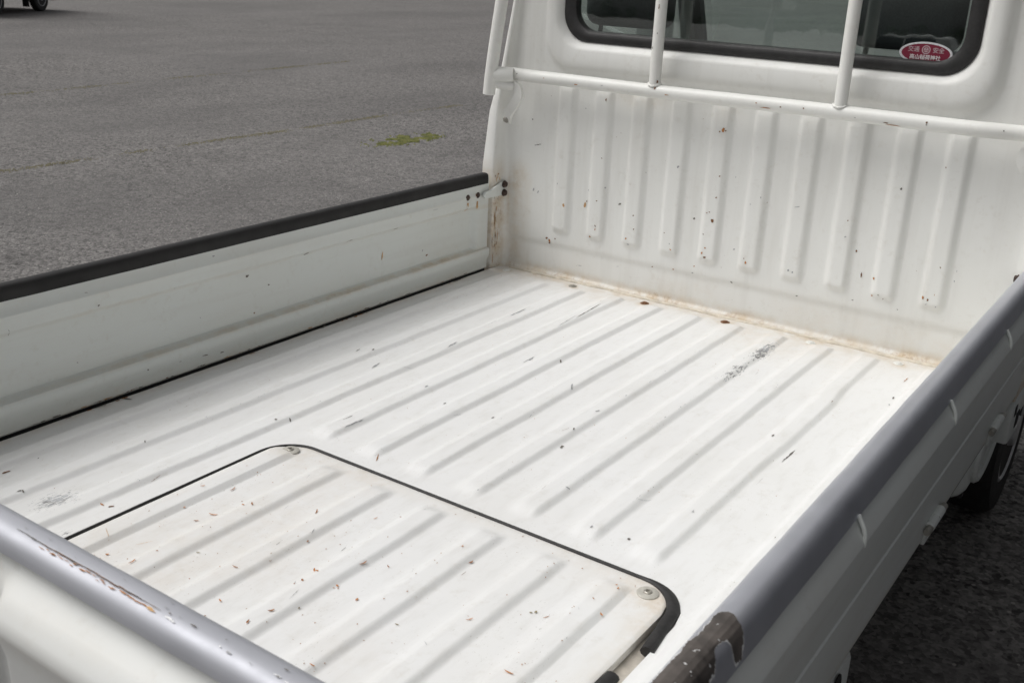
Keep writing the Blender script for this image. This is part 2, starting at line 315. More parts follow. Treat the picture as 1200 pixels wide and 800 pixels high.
LITTER = [(-0.273, -1.469, 'o'), (-0.249, -1.527, 'o'), (-0.176, -1.468, 'o'), (-0.237, -1.436, 'r'), (-0.202, -1.542, 'r'), (-0.165, -1.459, 'r'), (-0.004, -1.663, 'o'), (-0.043, -1.601, 'r'), (-0.02, -1.478, 'r'), (0.098, -1.536, 'o'), (0.143, -1.544, 'o'), (0.047, -1.531, 'o'), (0.056, -1.564, 'r'), (0.181, -1.348, 'o'), (0.212, -1.367, 'r'), (0.225, -1.553, 'g'), (0.411, -1.552, 'o'), (0.012, -1.358, 'o'), (0.092, -1.474, 'r'), (-0.126, -1.601, 'g'), (0.303, -1.492, 'o'), (0.426, -1.297, 'o'), (0.419, -1.289, 'o'), (0.436, -1.362, 'o'), (0.096, -1.61, 'g'), (0.204, -1.692, 'o'), (-0.196, -1.513, 'o'), (0.121, -1.452, 'r'), (0.354, -1.417, 'g'), (0.377, -1.413, 'r'), (0.072, -1.681, 'r'), (-0.226, -1.687, 'o'), (-0.17, -1.684, 'o'), (0.078, -1.644, 'r'), (-0.073, -1.405, 'r'), (0.359, -1.412, 'g'), (0.411, -1.342, 'r'), (0.054, -1.532, 'o')]
CHIP = [(0.71, -1.653), (0.717, -1.644), (0.731, -1.649), (0.734, -1.66), (0.733, -1.675), (0.726, -1.68), (0.724, -1.701), (0.73, -1.712), (0.732, -1.736), (0.732, -1.753), (0.727, -1.763), (0.725, -1.77), (0.729, -1.784), (0.707, -1.801), (0.707, -1.784), (0.708, -1.769), (0.708, -1.742), (0.708, -1.714), (0.711, -1.695)]
CRACK = [(0.069, -1.974), (0.092, -1.974), (0.116, -1.973), (0.143, -1.974), (0.17, -1.973), (0.198, -1.973), (0.226, -1.974), (0.253, -1.975), (0.271, -1.975), (0.295, -1.973)]
# ================================================================== setting: the paved lot
def ground_z(x, y): return 0.0
V, F = grid(lin(-400, 400, 9), lin(-400, 400, 9), lambda x, y: (x, y, 0.0))
g = mk('ground', V, F, ASPHALT, None, False); tag(g, 'worn grey asphalt of an open parking lot', 'asphalt', None, 'structure')

# ================================================================== the truck
truck = empty('pickup_truck')
tag(truck, 'small old white flatbed pickup truck with a scratched ribbed cargo bed', 'truck')
def bedpart(o): o.location = (0, 0, B); return o      # meshes of the bed are written with z = 0 on its floor
def interp(T, z):
    if z <= T[0][0]: return T[0][1]
    for (a, b), (c, d) in zip(T, T[1:]):
        if z <= c: return b+(d-b)*(z-a)/(c-a)
    return T[-1][1]
def nz(x, y, z, s): return mnoise.noise(Vector((x*s, y*s, z*s)))
def ribprof(dx, top, base):
    t = max(0., min(1., (abs(dx)-top)/(base-top))); return 1-(.72*t+.28*t*t*(3-2*t))

# ---- floor
RIB = [-.620+.1152*k for k in range(10)]
def rib_z(x, y, y0, ks, yf):
    z = 0
    for k in ks:
        c = RIB[k]
        if k == 9: c += .007*ss(-.30, -.42, y)*ss(-.80, -.62, y)-.004
        if abs(x-c) < .037:
            t = .0155+.0012*nz(c, y, 0, 9)
            z = max(z, .0079*(ribprof(x-c, t, t+.0120) if x > c else ribprof(x-c, t-.004, t+.0185))*ss(y0-.006, y0+.034, y)*(1-ss(yf-.03, yf, y)))
    return z
def floor_z(x, y):
    z = max(rib_z(x, y, -1.93, (0, 1, 2), -.062), rib_z(x, y, -1.200, range(3, 10), -.042))
    z += .006*ss(.536, .552, x)*(1-ss(-.05, -.03, y))
    return z+.0011*nz(x, y, 0, 4.5)+.0005*nz(x, y, 3, 15)
def hatch_z(x, y):
    z = rib_z(x, y, -1.95, range(3, 10), -1.266)
    return z+.0015+.0009*nz(x, y, 7, 5)
HX0, HX1, HY = -.318, .528, -1.232
def hole_edge(x):
    if x < HX0+.075: return HY-.075+math.sqrt(max(0, .075**2-(HX0+.075-x)**2))
    if x > HX1-.085: return HY-.085+math.sqrt(max(0, .085**2-(x-HX1+.085)**2))
    return HY
def hatch_edge(x):
    a, b, f = -.310, .500, -1.240
    if x < a+.068: return f-.068+math.sqrt(max(0, .068**2-(a+.068-x)**2))
    if x > b-.060: return f-.060+math.sqrt(max(0, .060**2-(x-b+.060)**2))
    return f
HEAVY = [(.203, -.20, .024, .12, 1.15), (.203, -.36, .026, .13, .95), (.200, -.55, .02, .10, .5), (-.425, -1.64, .05, .06, 1.1), (-.33, -1.69, .02, .03, .8), (-.40, -.45, .022, .14, .62),
         (.315, -.42, .02, .16, .62), (-.495, -.62, .02, .2, .45), (.09, -.28, .02, .12, .6), (-.275, -.22, .02, .12, .5), (.425, -.72, .015, .06, .4), (-.15, -.35, .02, .1, .4)]
def wear_floor(x, y):
    e = 0
    for c in RIB:
        e = max(e, math.exp(-((x-c-.014)/.008)**2), .6*math.exp(-((x-c+.016)/.007)**2))
    w_ = e*(.46+.40*nz(x, y, 2, 3.5))
    for cx, cy, sx, sy, a in HEAVY: w_ = max(w_, a*math.exp(-((x-cx)/sx)**2-((y-cy)/sy)**2))
    return w_
def stain_floor(x, y):
    s = ss(-.09, -.004, y)*(.60+.6*nz(x, y, 4, 6))
    s = max(s, .30*ss(-.30, -.03, y)*ss(-.25, .2, nz(x, y, 1, 3)))
    for bx in BOLTX: s = max(s, .8*math.exp(-((x-bx)**2+(y+.045)**2)/.0009))
    s = max(s, .35*math.exp(-((x+.70)/.02)**2))
    return max(0, s)
BOLTX = (-.653, -.424, -.196, .038, .265, .479)
def cols(a, b, fine=.003):
    out = [a]; x = a
    while x < b-1e-6:
        near = any(abs(x+.001-c) < .034 for c in RIB) or abs(x-.544) < .014
        x = min(b, x+(fine if near else .010)); out.append(x)
    return out
V = []; F = []
rowsv = lin(0, 1, 190)
for (a, b, ed) in ((-.6985, HX0, lambda x: -1.95), (HX0, HX1, hole_edge), (HX1, .705, lambda x: -1.95)):
    def fn(x, v, ed=ed):
        y0 = ed(x); y = y0+(0-y0)*v; return (x, y, floor_z(x, y))
    grid(cols(a, b), rowsv, fn, V, F)
# lip round the hatch opening
rim = [(HX0, -1.95)]+[(HX0, y) for y in lin(-1.9, HY-.075, 20)]+[(x, hole_edge(x)) for x in sorted(set(lin(HX0, HX0+.075, 12)+lin(HX0+.075, HX1-.085, 40)+lin(HX1-.085, HX1, 14)))]+[(HX1, y) for y in lin(HY-.085, -1.95, 20)]
grid(list(range(len(rim))), (0, 1), lambda i, k: (rim[i][0], rim[i][1], (floor_z(*rim[i]) if k == 0 else -.016)), V, F, True)
bed = bedpart(mk('bed_floor', V, F, PAINT_FLOOR, truck, True, {'wear': [wear_floor(v[0], v[1]) for v in V], 'stain': [stain_floor(v[0], v[1]) for v in V]}, 50))
box('hatch_channel', (HX0-.01, -1.96, -.030), (HX1+.01, HY+.012, -.0145), CHANNEL, bed, 0)
# ---- engine hatch
V = []; F = []
hx = [q for q in cols(-.310, .500)]
hx = sorted(set(hx+lin(-.310, -.242, 14)+lin(.440, .500, 14)))
hr = lin(0, 1, 90)
def fnh(x, v):
    y1 = hatch_edge(x); y = -1.95+(y1+1.95)*v
    e = min(x+.310, .500-x, y1-y if v > .5 else 1)
    return (x, y, hatch_z(x, y)-.0025*(1-ss(0, .005, e)))
grid(hx, hr, fnh, V, F)
hrim = [(x, hatch_edge(x)) for x in hx]; hrim = [(-.310, y) for y in lin(-1.95, hatch_edge(-.310), 12)]+hrim+[(.500, y) for y in lin(hatch_edge(.5), -1.95, 12)]
grid(list(range(len(hrim))), (0, 1), lambda i, k: (hrim[i][0], hrim[i][1], -.0012 if k == 0 else -.0135), V, F)
def wear_hatch(x, y):
    e = max(math.exp(-((x-c-.014)/.009)**2) for c in RIB)
    return e*(.34+.3*nz(x, y, 5, 4))
def stain_hatch(x, y):
    e = min(x+.310, .500-x, hatch_edge(x)-y)
    return .30*(1-ss(0, .05, e))*(.6+.5*nz(x, y, 1, 9))+.16*ss(.0, .4, nz(x, y, 8, 3))+.3*math.exp(-((x-.461)**2+(y+1.27)**2)/.002)+.3*math.exp(-((x+.268)**2+(y+1.275)**2)/.002)
hatch = bedpart(mk('engine_hatch', V, F, PAINT_FLOOR, truck, True, {'wear': [wear_hatch(v[0], v[1]) for v in V], 'stain': [max(0, stain_hatch(v[0], v[1])) for v in V]}, 50))
hatch['label'] = 'flush ribbed engine hatch with black rubber seal in the cargo floor'
for (bx_, by_) in ((-.268, -1.275), (.461, -1.270)):
    wsh = lathe('washer', [(.0165, .0), (.0165, .0016), (.0145, .0028), (.0065, .0028), (.005, .0016)], (bx_, by_, hatch_z(bx_, by_)), (0, 0, 1), WASHER, hatch)
    lathe('screw', [(.0062, .001), (.0062, .0042), (.0048, .0050), (.0032, .0048), (.0030, .0022)], (bx_, by_, hatch_z(bx_, by_)), (0, 0, 1), STEEL, hatch, 18)
def seal_arc(cx, cy, r, a0, a1, n=14): return [(cx+r*math.cos(rad(a)), cy+r*math.sin(rad(a))) for a in lin(a0, a1, n)]
pth = [(-.314, y) for y in lin(-1.94, -1.312, 30)]+seal_arc(-.314+.072, -1.308, .072, 180, 90)[1:]+[(x, -1.236) for x in lin(-.24, .436, 50)][1:]+seal_arc(.514-.074, -1.236-.074, .074, 90, 0)[1:]+[(.514+.002*i, -1.31-.016*i) for i in range(1, 6)]
def seal(name, pts, rf):
    V = []; F = []; n = 10
    for i, (x, y) in enumerate(pts):
        a = Vector(pts[min(i+1, len(pts)-1)])-Vector(pts[max(i-1, 0)]); a.normalize(); nrm = Vector((-a.y, a.x)); r, hh = rf(x, y)
        for k in range(n):
            t = 2*math.pi*k/n; d = nrm*math.cos(t)*r; V.append((x+d.x, y+d.y, -.002+math.sin(t)*hh))
    for i in range(len(pts)-1):
        for k in range(n): F.append((i*n+k, i*n+(k+1) % n, (i+1)*n+(k+1) % n, (i+1)*n+k))
    F.append(tuple(range(n))); F.append(tuple(range((len(pts)-1)*n, len(pts)*n)))
    return mkfix(name, V, F, RUBBER, hatch)
seal('rubber_seal', pth, lambda x, y: (.0036+.0072*ss(.42, .51, x), .0042+.0040*ss(.42, .51, x)))
seal('rubber_seal', [(.512, -1.462), (.512, -1.50), (.512, -1.6), (.513, -1.75), (.513, -1.94)], lambda x, y: (.0105, .0075))
# ---- screws and sealant along the front edge of the floor
for i, bx_ in enumerate(BOLTX):
    z0 = floor_z(bx_, -.045)
    rb = RUST if i in (2, 3) else STEEL
    lathe('floor_bolt', [(.0120, 0), (.0120, .0012), (.0072, .0016), (.0068, .0036), (.0056, .0042), (.002, .0040)], (bx_, -.045, z0), (0, 0, 1), rb if i in (1, 2, 3) else PAINT_PIPE, bed, 14)
rnd = random.Random(3)
def seam_path(x0, x1):
    out = []
    for x in lin(x0, x1, int((x1-x0)/.012)+2):
        out.append((x, -.010-.003*nz(x, 0, 0, 8), .0035+.0015*nz(x, 1, 0, 30)))
    return out
def ribbon_tube(name, path, rw, rh, mat, parent):
    V = []; F = []; n = 8
    for i, p in enumerate(path):
        kw = rw*(1+.3*nz(p[0], 5, 0, 22))
        for k in range(n):
            t = 2*math.pi*k/n; V.append((p[0], p[1]+math.cos(t)*kw, p[2]-.003+math.sin(t)*rh))
    for i in range(len(path)-1):
        for k in range(n): F.append((i*n+k, i*n+(k+1) % n, (i+1)*n+(k+1) % n, (i+1)*n+k))
    F.append(tuple(range(n))); F.append(tuple(range((len(path)-1)*n, len(path)*n)))
    return mkfix(name, V, F, mat, parent)
ribbon_tube('seam_sealant', seam_path(-.665, .69), .0052, .0045, SEALANT, bed)

# ---- cab rear wall with its corner posts
HW = [(-.1, .742), (.3, .742), (.45, .735), (.58, .709), (.75, .685), (.9, .668), (1.0, .655), (1.10, .640)]
XI = [(0, .700), (.25, .700), (.45, .705), (.58, .692), (.75, .671), (.9, .654), (1.0, .641), (1.10, .627)]
DEP = [(0, .060), (.3, .060), (.45, .045), (.58, .030), (.75, .020), (1.10, .018)]
BRIB = [-.503+.1135*k for k in range(10)]
def wall_y(x, z):
    y = 0
    for c in BRIB:
        d = abs(x-c)
        if d < .036:
            zz = .128+.012*(1-math.sqrt(max(0, 1-min(1, d/.034)**2)))
            y = min(y, -.0108*ribprof(d, .0180, .0295)*ss(zz-.004, zz+.020, z)*(1-ss(.525, .560, z)))
    y += .0060*(1-ss(.080, .104, z))-.010*(1-ss(0, .014, z))
    return y+.0012*nz(x, 0, z, 4)*(1-ss(.50, .56, z))
def side_pts(z):
    xi = interp(XI, z); hw = interp(HW, z); d = interp(DEP, z); fr = min(.028, d*.62)
    P = [(xi-fr-.012, 0)]+[(xi-fr+fr*math.sin(rad(a)), -(fr-fr*math.cos(rad(a)))) for a in (10, 25, 40, 55, 70, 83)]
    P += [(xi, -fr), (xi, -fr-(d-.005-fr)*.5), (xi, -d+.005), (xi+.0015, -d+.0015), (xi+.005, -d), (hw-.006, -d), (hw-.0015, -d+.002), (hw, -d+.006), (hw, .0), (hw, .05)]
    return P
def wrow(z, main):
    sp = side_pts(z); q = (1-ss(0, .014, z))*-.010+.0060*(1-ss(.080, .104, z))
    L = [(-x, y+(q if i < 3 else 0)) for i, (x, y) in enumerate(sp)][::-1]; R = [(x, y+(q if i < 3 else 0)) for i, (x, y) in enumerate(sp)]
    return L, [(x, wall_y(x, z)) for x in main], R
mainx = lin(-.60, .60, 241)
V = []; F = []
def rows_grid(zs, pick):
    b = len(V); n = None
    for z in zs:
        P = pick(z); n = len(P)
        for x, y in P: V.append((x, y, z))
    for i in range(len(zs)-1):
        for j in range(n-1): F.append((b+i*n+j, b+i*n+j+1, b+(i+1)*n+j+1, b+(i+1)*n+j))
full = lambda z: sum(wrow(z, mainx), [])
rows_grid([-.02]+lin(0, .016, 5)+lin(.022, .10, 14)+lin(.107, .17, 14)+lin(.18, .52, 36)+lin(.525, .565, 9), full)
zu = lin(.565, 1.06, 24)
rows_grid(zu, lambda z: wrow(z, [-.60])[0]+[(-.60, 0)])
rows_grid(zu, lambda z: [(.60, 0)]+wrow(z, [.60])[2])
rows_grid(lin(1.06, 1.10, 4), lambda z: sum(wrow(z, lin(-.60, .60, 9)), []))
# pressed surround of the rear window
def loop(x0, x1, z0, z1, r): return rrect((x0+x1)/2, (z0+z1)/2, (x1-x0)/2, (z1-z0)/2, r, 12)
LP = [(loop(-.600, .600, .565, 1.06, .0005), 0), (loop(-.590, .588, .570, 1.05, .09), 0), (loop(-.582, .580, .575, 1.048, .09), -.002), (loop(-.574, .572, .584, 1.044, .088), -.0150), (loop(-.566, .564, .594, 1.040, .086), -.0215), (loop(-.556, .552, .606, 1.038, .084), -.0235),
      (loop(-.545, .538, .635, 1.034, .080), -.0235), (loop(-.538, .531, .644, 1.030, .078), -.0200), (loop(-.530, .523, .654, 1.026, .074), -.0050), (loop(-.520, .513, .664, 1.018, .07), .004), (loop(-.516, .509, .668, 1.014, .068), .03)]
b0 = len(V); nl = len(LP[0][0])
for pts, y in LP:
    for x, z in pts: V.append((x, y, z))
for i in range(len(LP)-1):
    for k in range(nl): F.append((b0+i*nl+k, b0+(i+1)*nl+k, b0+(i+1)*nl+(k+1) % nl, b0+i*nl+(k+1) % nl))
def stain_wall(x, y, z):
    s = (1-ss(.0, .036, z))*(.72+.5*nz(x, 0, z, 7))+.18*(1-ss(.03, .14, z))*ss(-.2, .3, nz(x, 2, z, 4))
    if x < -.655: s = max(s, (1-ss(.24, .34, z))*(.50+.75*nz(x*9, 0, z*.7, 8)))
    s += .22*math.exp(-((z-.535)/.03)**2)*ss(.1, .4, nz(x, 9, z, 5))
    return max(0, s)
def wear_wall(x, y, z):
    e = max(math.exp(-((x-c)/.02)**2) for c in BRIB)*math.exp(-((z-.16)/.05)**2)*.32
    if x < -.66: e = max(e, .45*(1-ss(.2, .32, z))*(.4+nz(x, 3, z, 30)))
    return e
wall = bedpart(mk('cab_rear_wall', V, F, PAINT_WALL, truck, True, {'wear': [wear_wall(*v) for v in V], 'stain': [stain_wall(*v) for v in V]}, 45))
# ---- rear window
def ring(name, loops, mat, parent, close=False):
    V = []; F = []; n = len(loops[0][0])
    for pts, y in loops:
        for x, z in pts: V.append((x, y, z))
    m = len(loops)
    for i in range(m if close else m-1):
        for k in range(n): F.append((i*n+k, ((i+1) % m)*n+k, ((i+1) % m)*n+(k+1) % n, i*n+(k+1) % n))
    return mkfix(name, V, F, mat, parent, True, 50)
win = ring('rear_window_seal', [(loop(-.527, .519, .657, 1.024, .073), .004), (loop(-.526, .518, .658, 1.023, .073), -.006), (loop(-.520, .512, .664, 1.017, .071), -.0095), (loop(-.502, .494, .679, 1.002, .062), -.0085), (loop(-.4935, .4855, .685, .995, .058), -.003), (loop(-.492, .484, .686, .994, .057), .020), (loop(-.515, .507, .668, 1.012, .068), .028)], RUBBER, truck, True)
bedpart(win)
LEAN = .026
def gy(z): return .006+(z-.66)*LEAN
pl = loop(-.510, .502, .672, 1.008, .066)
prism('window_pane', [(x, gy(z), z) for x, z in pl], (0, .004, 0), GLASS, win)
# ---- oval sticker on the pane
STK = bpy.data.objects.new('window_sticker', None); link(STK, truck); STK.location = (.407, gy(.700)-.0006, B+.700); STK.rotation_euler = (math.atan(-LEAN), 0, 0); STK.empty_display_size = .03
STK['label'] = 'red oval shrine sticker with a white rim on the rear window'
def flat(name, col, rough=.45, metal=0.): return simple(name, col, rough, metal, .05, 200)
REDV = flat('sticker_red', (.19, .008, .032)); SILV = flat('sticker_silver_rim', (.78, .78, .80), .3, .3); INKW = flat('sticker_white_ink', (.85, .84, .84)); INKG = flat('sticker_grey_ink', (.50, .40, .42))
el = lambda a, b, n=48: [(a*math.cos(2*math.pi*k/n), b*math.sin(2*math.pi*k/n)) for k in range(n)]
prism('sticker_field', [(x, -.0006, z) for x, z in el(.052, .0205)], (0, .0010, 0), REDV, STK)
ring('sticker_rim', [(el(.0575, .0242), .0003), (el(.0568, .0237), -.0014), (el(.0525, .0203), -.0014), (el(.0515, .0198), .0003)], SILV, STK, True)
def text(body, size, x, z, mat, name):
    cu = bpy.data.curves.new(name, 'FONT'); cu.body = body; cu.size = size; cu.align_x = 'CENTER'; cu.align_y = 'CENTER'; cu.extrude = .0001; cu.offset = .00008
    o = bpy.data.objects.new(name, cu); COL.objects.link(o); bpy.context.view_layer.update()
    me = bpy.data.meshes.new_from_object(o.evaluated_get(bpy.context.evaluated_depsgraph_get())); bpy.data.objects.remove(o)
    me.materials.clear(); me.materials.append(mat)
    t = bpy.data.objects.new(name, me); link(t, STK); t.location = (x, -.0011, z); t.rotation_euler = (math.pi/2, 0, 0); return t
text('交通', .0125, -.0265, .0068, INKG, 'sticker_lettering'); text('安全', .0125, .0265, .0068, INKG, 'sticker_lettering')
text('高山稲荷神社', .0112, .000, -.0092, INKW, 'sticker_lettering')
prism('sticker_crest', [(x, -.0010, z+.0075) for x, z in el(.0092, .0092, 32)], (0, .0004, 0), INKG, STK)
ring('crest_ring', [([(x, z+.0075) for x, z in el(.0072, .0072, 32)], -.0009), ([(x, z+.0075) for x, z in el(.0072, .0072, 32)], -.0013), ([(x, z+.0075) for x, z in el(.0052, .0052, 32)], -.0013), ([(x, z+.0075) for x, z in el(.0052, .0052, 32)], -.0009)], REDV, STK, True)
for k in range(3):
    a = rad(90+120*k); prism('crest_leaf', [(.0026*math.cos(a)+x*.8, -.0012, .0075+.0026*math.sin(a)+z*.8) for x, z in el(.0018, .0018, 12)], (0, .0003, 0), REDV, STK)

# ---- fold-down gates
def gate_inner(e):
    """(inward offset, height) from bottom to top; e = how far the middle panel is pressed back here"""
    return [(-.022, .0035), (-.0020, .0035), (.0010, .0070), (.0010, .031), (.0085, .043), (.0098, .060), (.0060, .0655), (-.0060*e, .067), (-.0155*e, .072), (-.0155*e, .120), (-.0155*e, .181), (-.0130*e, .1865), (-.0010*e, .195), (0, .199), (0, .2205), (.0016, .2225), (.0016, .2265), (0, .2285), (0, .255), (-.001, .272), (-.005, .279), (-.010, .280)]
def outer_side(): return [(-.015, .2795), (-.0215, .2755), (-.0265, .2690), (-.0295, .2610), (-.0330, .2500), (-.0345, .2460), (-.037, .240), (-.0515, .2150), (-.0520, .2115), (-.0410, .1110), (-.0432, .1095), (-.0434, .1080), (-.0412, .1065), (-.0412, .102), (-.0400, .020), (-.038, .003), (-.030, .0)]
def outer_tail(p): return [(-.028, .280), (-.033, .277), (-.035, .270), (-.034, .258), (-.028, .254), (-.0265, .244), (-.029-.003*p, .237), (-.036-.014*p, .226), (-.041-.025*p, .210), (-.042-.029*p, .198), (-.0415-.027*p, .186), (-.0405-.0195*p, .150), (-.0405-.0165*p, .03), (-.038, .010), (-.030, .0)]
gy_st = lin(-1.935, -1.86, 6)+lin(-1.84, -1.80, 9)+lin(-1.75, -.18, 30)+lin(-.155, -.105, 12)+[-.09, -.078, -.074]
def e_side(y): return ss(-1.83, -1.80, y)*(1-ss(-.145, -.118, y))
def stain_gate(s, o, z):
    t = .9*math.exp(-((z-.067)/.003)**2)+.7*(1-ss(.0, .016, z))+.62*math.exp(-((z-.19)/.005)**2)+.25*math.exp(-((z-.224)/.003)**2)
    return t*(.55+.7*nz(s, 0, z, 5))
for sgn, nm in ((-1, 'left'), (1, 'right')):
    pg = bedpart(sweep('side_gate', gy_st, lambda y: gate_inner(e_side(y))+outer_side(), lambda y, o, z, sgn=sgn: (sgn*(.705-o), y, z), PAINT_GATE, truck, 40, stain_gate))
    pg['label'] = 'white fold-down side gate topped with ' + ('black edge tape' if sgn < 0 else 'silver grey edge tape')
    capr = [(.0020, .2545), (.0022, .268), (.0010, .2785), (-.0030, .2822), (-.0090, .2834), (-.0175, .2832), (-.0235, .2812), (-.0285, .2770), (-.0318, .2710), (-.0340, .2640), (-.0386, .2460), (-.0340, .2440), (-.0270, .2640), (-.002, .27)]
    wob = lambda y, k: .0006*nz(0, y, k, 14)
    cp = sweep('edge_tape', [-1.937]+lin(-1.93, -.084, 60)+[-.080], lambda y: [(o+wob(y, 1), z+wob(y, 2)) for o, z in capr], lambda y, o, z, sgn=sgn: (sgn*(.705-o), y, z), BLACKTAPE if sgn < 0 else SILVER, pg, 50)
    if sgn > 0:
        for hy in (-.42, -.85, -1.306, -1.74):
            tube('rope_hook', curve_pts([(.7430, hy, .248), (.7470, hy, .241), (.7515, hy, .233), (.7545, hy, .225), (.7555, hy-.0005, .217), (.7555, hy-.001, .209)], 5), [.0030]*25+[.0022], PAINT_GATE, pg, 10)
        GATE_R = pg
    else: GATE_L = pg
    for hy in (-.34, -.82, -1.62):                       # hinges along the lower edge
        hg = lathe('hinge_knuckle', [(.0070, -.040), (.0085, -.038), (.0085, -.002), (.0070, 0), (.0070, .002), (.0085, .004), (.0085, .036), (.0070, .038)], (sgn*.750, hy, .030), (0, 1, 0), PAINT_GATE, pg, 14)
        lathe('hinge_pin', [(.0055, -.060), (.0060, -.058), (.0060, .055), (.0050, .057)], (sgn*.752, hy, .030), (0, 1, 0), STEEL, pg, 10)
        box('hinge_leaf', (sgn*.7425-.004, hy-.030, -.010), (sgn*.7425+.004, hy+.026, .038), PAINT_GATE, pg, .003)
def p_tail(x):
    a = abs(x); return ss(.050, .085, a)*(1-ss(.60, .63, a)) + (1-ss(.018, .040, a))
tail = bedpart(sweep('tailgate', sorted(set(lin(-.70, .70, 60)+[s_*q for s_ in (-1, 1) for q in lin(.012, .10, 18)])), lambda x: gate_inner(1-ss(.60, .63, abs(x)))+outer_tail(p_tail(x)), lambda x, o, z: (x, -1.950+o, z), PAINT_TAIL, truck, 40, stain_gate))
tail['label'] = 'white tailgate with silver grey edge tape split by a rusty crack'
tcap = [(.0020, .2545), (.0022, .268), (.0010, .2785), (-.0030, .2822), (-.0100, .2836), (-.0200, .2838), (-.0260, .2826), (-.0320, .2795), (-.0362, .2735), (-.0380, .2660), (-.0384, .2600), (-.0340, .2585), (-.0330, .27), (-.002, .27)]
tc = sweep('edge_tape', [-.7]+lin(-.695, .695, 60)+[.7], lambda x: [(o+.0006*nz(x, 1, 0, 14), z+.0006*nz(x, 2, 0, 14)) for o, z in tcap], lambda x, o, z: (x, -1.950+o, z), SILVER_DULL, tail, 50)
a = tc.data.attributes.new('wear', 'FLOAT', 'POINT')
a.data.foreach_set('value', [.85*math.exp(-((v.co.y+1.974)/.007)**2)*(.5+.7*nz(v.co.x, 0, 0, 6)) if v.co.z > .27 else .1 for v in tc.data.vertices])

# ---- latch between the gate and the corner post
def latch(sgn, parent):
    lt = prism('gate_latch', [(sgn*x, y, z) for x, y, z in ((.690, -.030, .252), (.692, -.012, .252), (.692, -.010, .213), (.690, -.045, .214), (.690, -.108, .216), (.690, -.116, .225), (.690, -.108, .234), (.690, -.080, .236), (.690, -.055, .244))], (sgn*.008, 0, 0), PAINT_GATE, parent, .0015)
    for bz in (.2455, .2205): lathe('latch_bolt', [(.0105, 0), (.0105, .002), (.0082, .003), (.0080, .0075), (.0065, .0085)], (sgn*.690, -.020, bz), (-sgn, 0, 0), RUSTDARK, parent, 12)
    for hy in (-.173, -.126): lathe('bolt_head', [(.0085, 0), (.0085, .0015), (.0068, .0030), (.003, .0034)], (sgn*.705, hy, .227), (-sgn, 0, 0), RUSTDARK, parent, 12)
latch(-1, GATE_L); latch(1, GATE_R)

# ---- guard frame behind the rear window
GF = bpy.data.objects.new('guard_frame', None); link(GF, truck); GF.location = (0, -.06, B+.55); GF.empty_display_size = .05
GF['label'] = 'white tubular guard frame in front of the rear window'
def gp(o): o.location = (0, .06, -.55); return o
gp(tube('lower_rail', [(x, -.060-.004*(1-(x/.7)**2)+(.012*ss(.55, .68, abs(x))), .5605+.0015*nz(x, 0, 0, 3)) for x in lin(-.655, .69, 40)], .0165, PAINT_PIPE, GF, 20))
for px_ in (-.2145, .2575):
    gp(tube('upright_bar', [(px_+.0015*nz(px_, z, 0, 4), -.0625, z) for z in lin(.562, 1.12, 12)], .0148, PAINT_PIPE, GF, 18))
for px_ in (-.2145, .2575):
    gp(tube('weld_bead', [(px_+.0162*math.cos(a), -.0625+.0162*math.sin(a), .5755+.0022*math.cos(2*a)+.0006*math.sin(9*a)) for a in lin(0, 2*math.pi, 33)], .0026, PAINT_PIPE, GF, 8))
gp(tube('upper_rail', [(x, -.0625, 1.125) for x in lin(-.60, .60, 12)], .0165, PAINT_PIPE, GF, 16))
for sgn in (-1, 1):
    DX = .035 if sgn > 0 else 0
    gp(tube('side_pipe', [(sgn*x+DX, y, z) for x, y, z in curve_pts([(.697, -.100, .505), (.692, -.100, .56), (.683, -.098, .64), (.668, -.094, .76), (.652, -.088, .90), (.640, -.080, 1.03), (.600, -.066, 1.125)], 6)], .0172, PAINT_PIPE, GF, 18))
    gp(tube('rail_collar', [(sgn*.694+DX, -.094, .5575), (sgn*.676+DX, -.088, .5580), (sgn*.655+DX, -.076, .559), (sgn*.640+DX, -.068, .560)], [.0205, .0210, .0205, .0180], PAINT_PIPE, GF, 18))
    gp(tube('collar_pin', [(sgn*.690+DX, -.092, .538), (sgn*.668+DX, -.084, .533), (sgn*.640+DX, -.066, .531)], [.013, .014, .011], PAINT_PIPE, GF, 14))
    br = curve_pts([(.636, -.068, .534), (.624, -.067, .524), (.622, -.066, .506), (.637, -.062, .482), (.660, -.052, .458), (.674, -.042, .438), (.677, -.037, .424)], 5)
    Vb = []; Fb = []
    for i, p in enumerate(br):
        q = br[min(i+1, len(br)-1)]-br[max(i-1, 0)]; q.normalize(); sd_ = q.cross(Vector((0, 1, .3))).normalized()
        hwid = .0125
        for (a_, b_) in ((-1, -1), (1, -1), (1, 1), (-1, 1)): v = p+sd_*hwid*a_+Vector((0, .0055, 0))*b_; Vb.append((sgn*v.x+DX, v.y, v.z))
    for i in range(len(br)-1):
        for k in range(4): Fb.append((i*4+k, i*4+(k+1) % 4, (i+1)*4+(k+1) % 4, (i+1)*4+k))
    Fb += [(0, 1, 2, 3), tuple(range(len(Vb)-4, len(Vb)))]
    gp(mkfix('bracket', Vb, Fb, PAINT_PIPE, GF, True, 50))
    gp(lathe('bracket_bolt', [(.0105, 0), (.0105, .002), (.0080, .003), (.0078, .008), (.006, .009)], (sgn*.675+DX, -.042, .434), (0, -1, 0), STEEL, GF, 6))
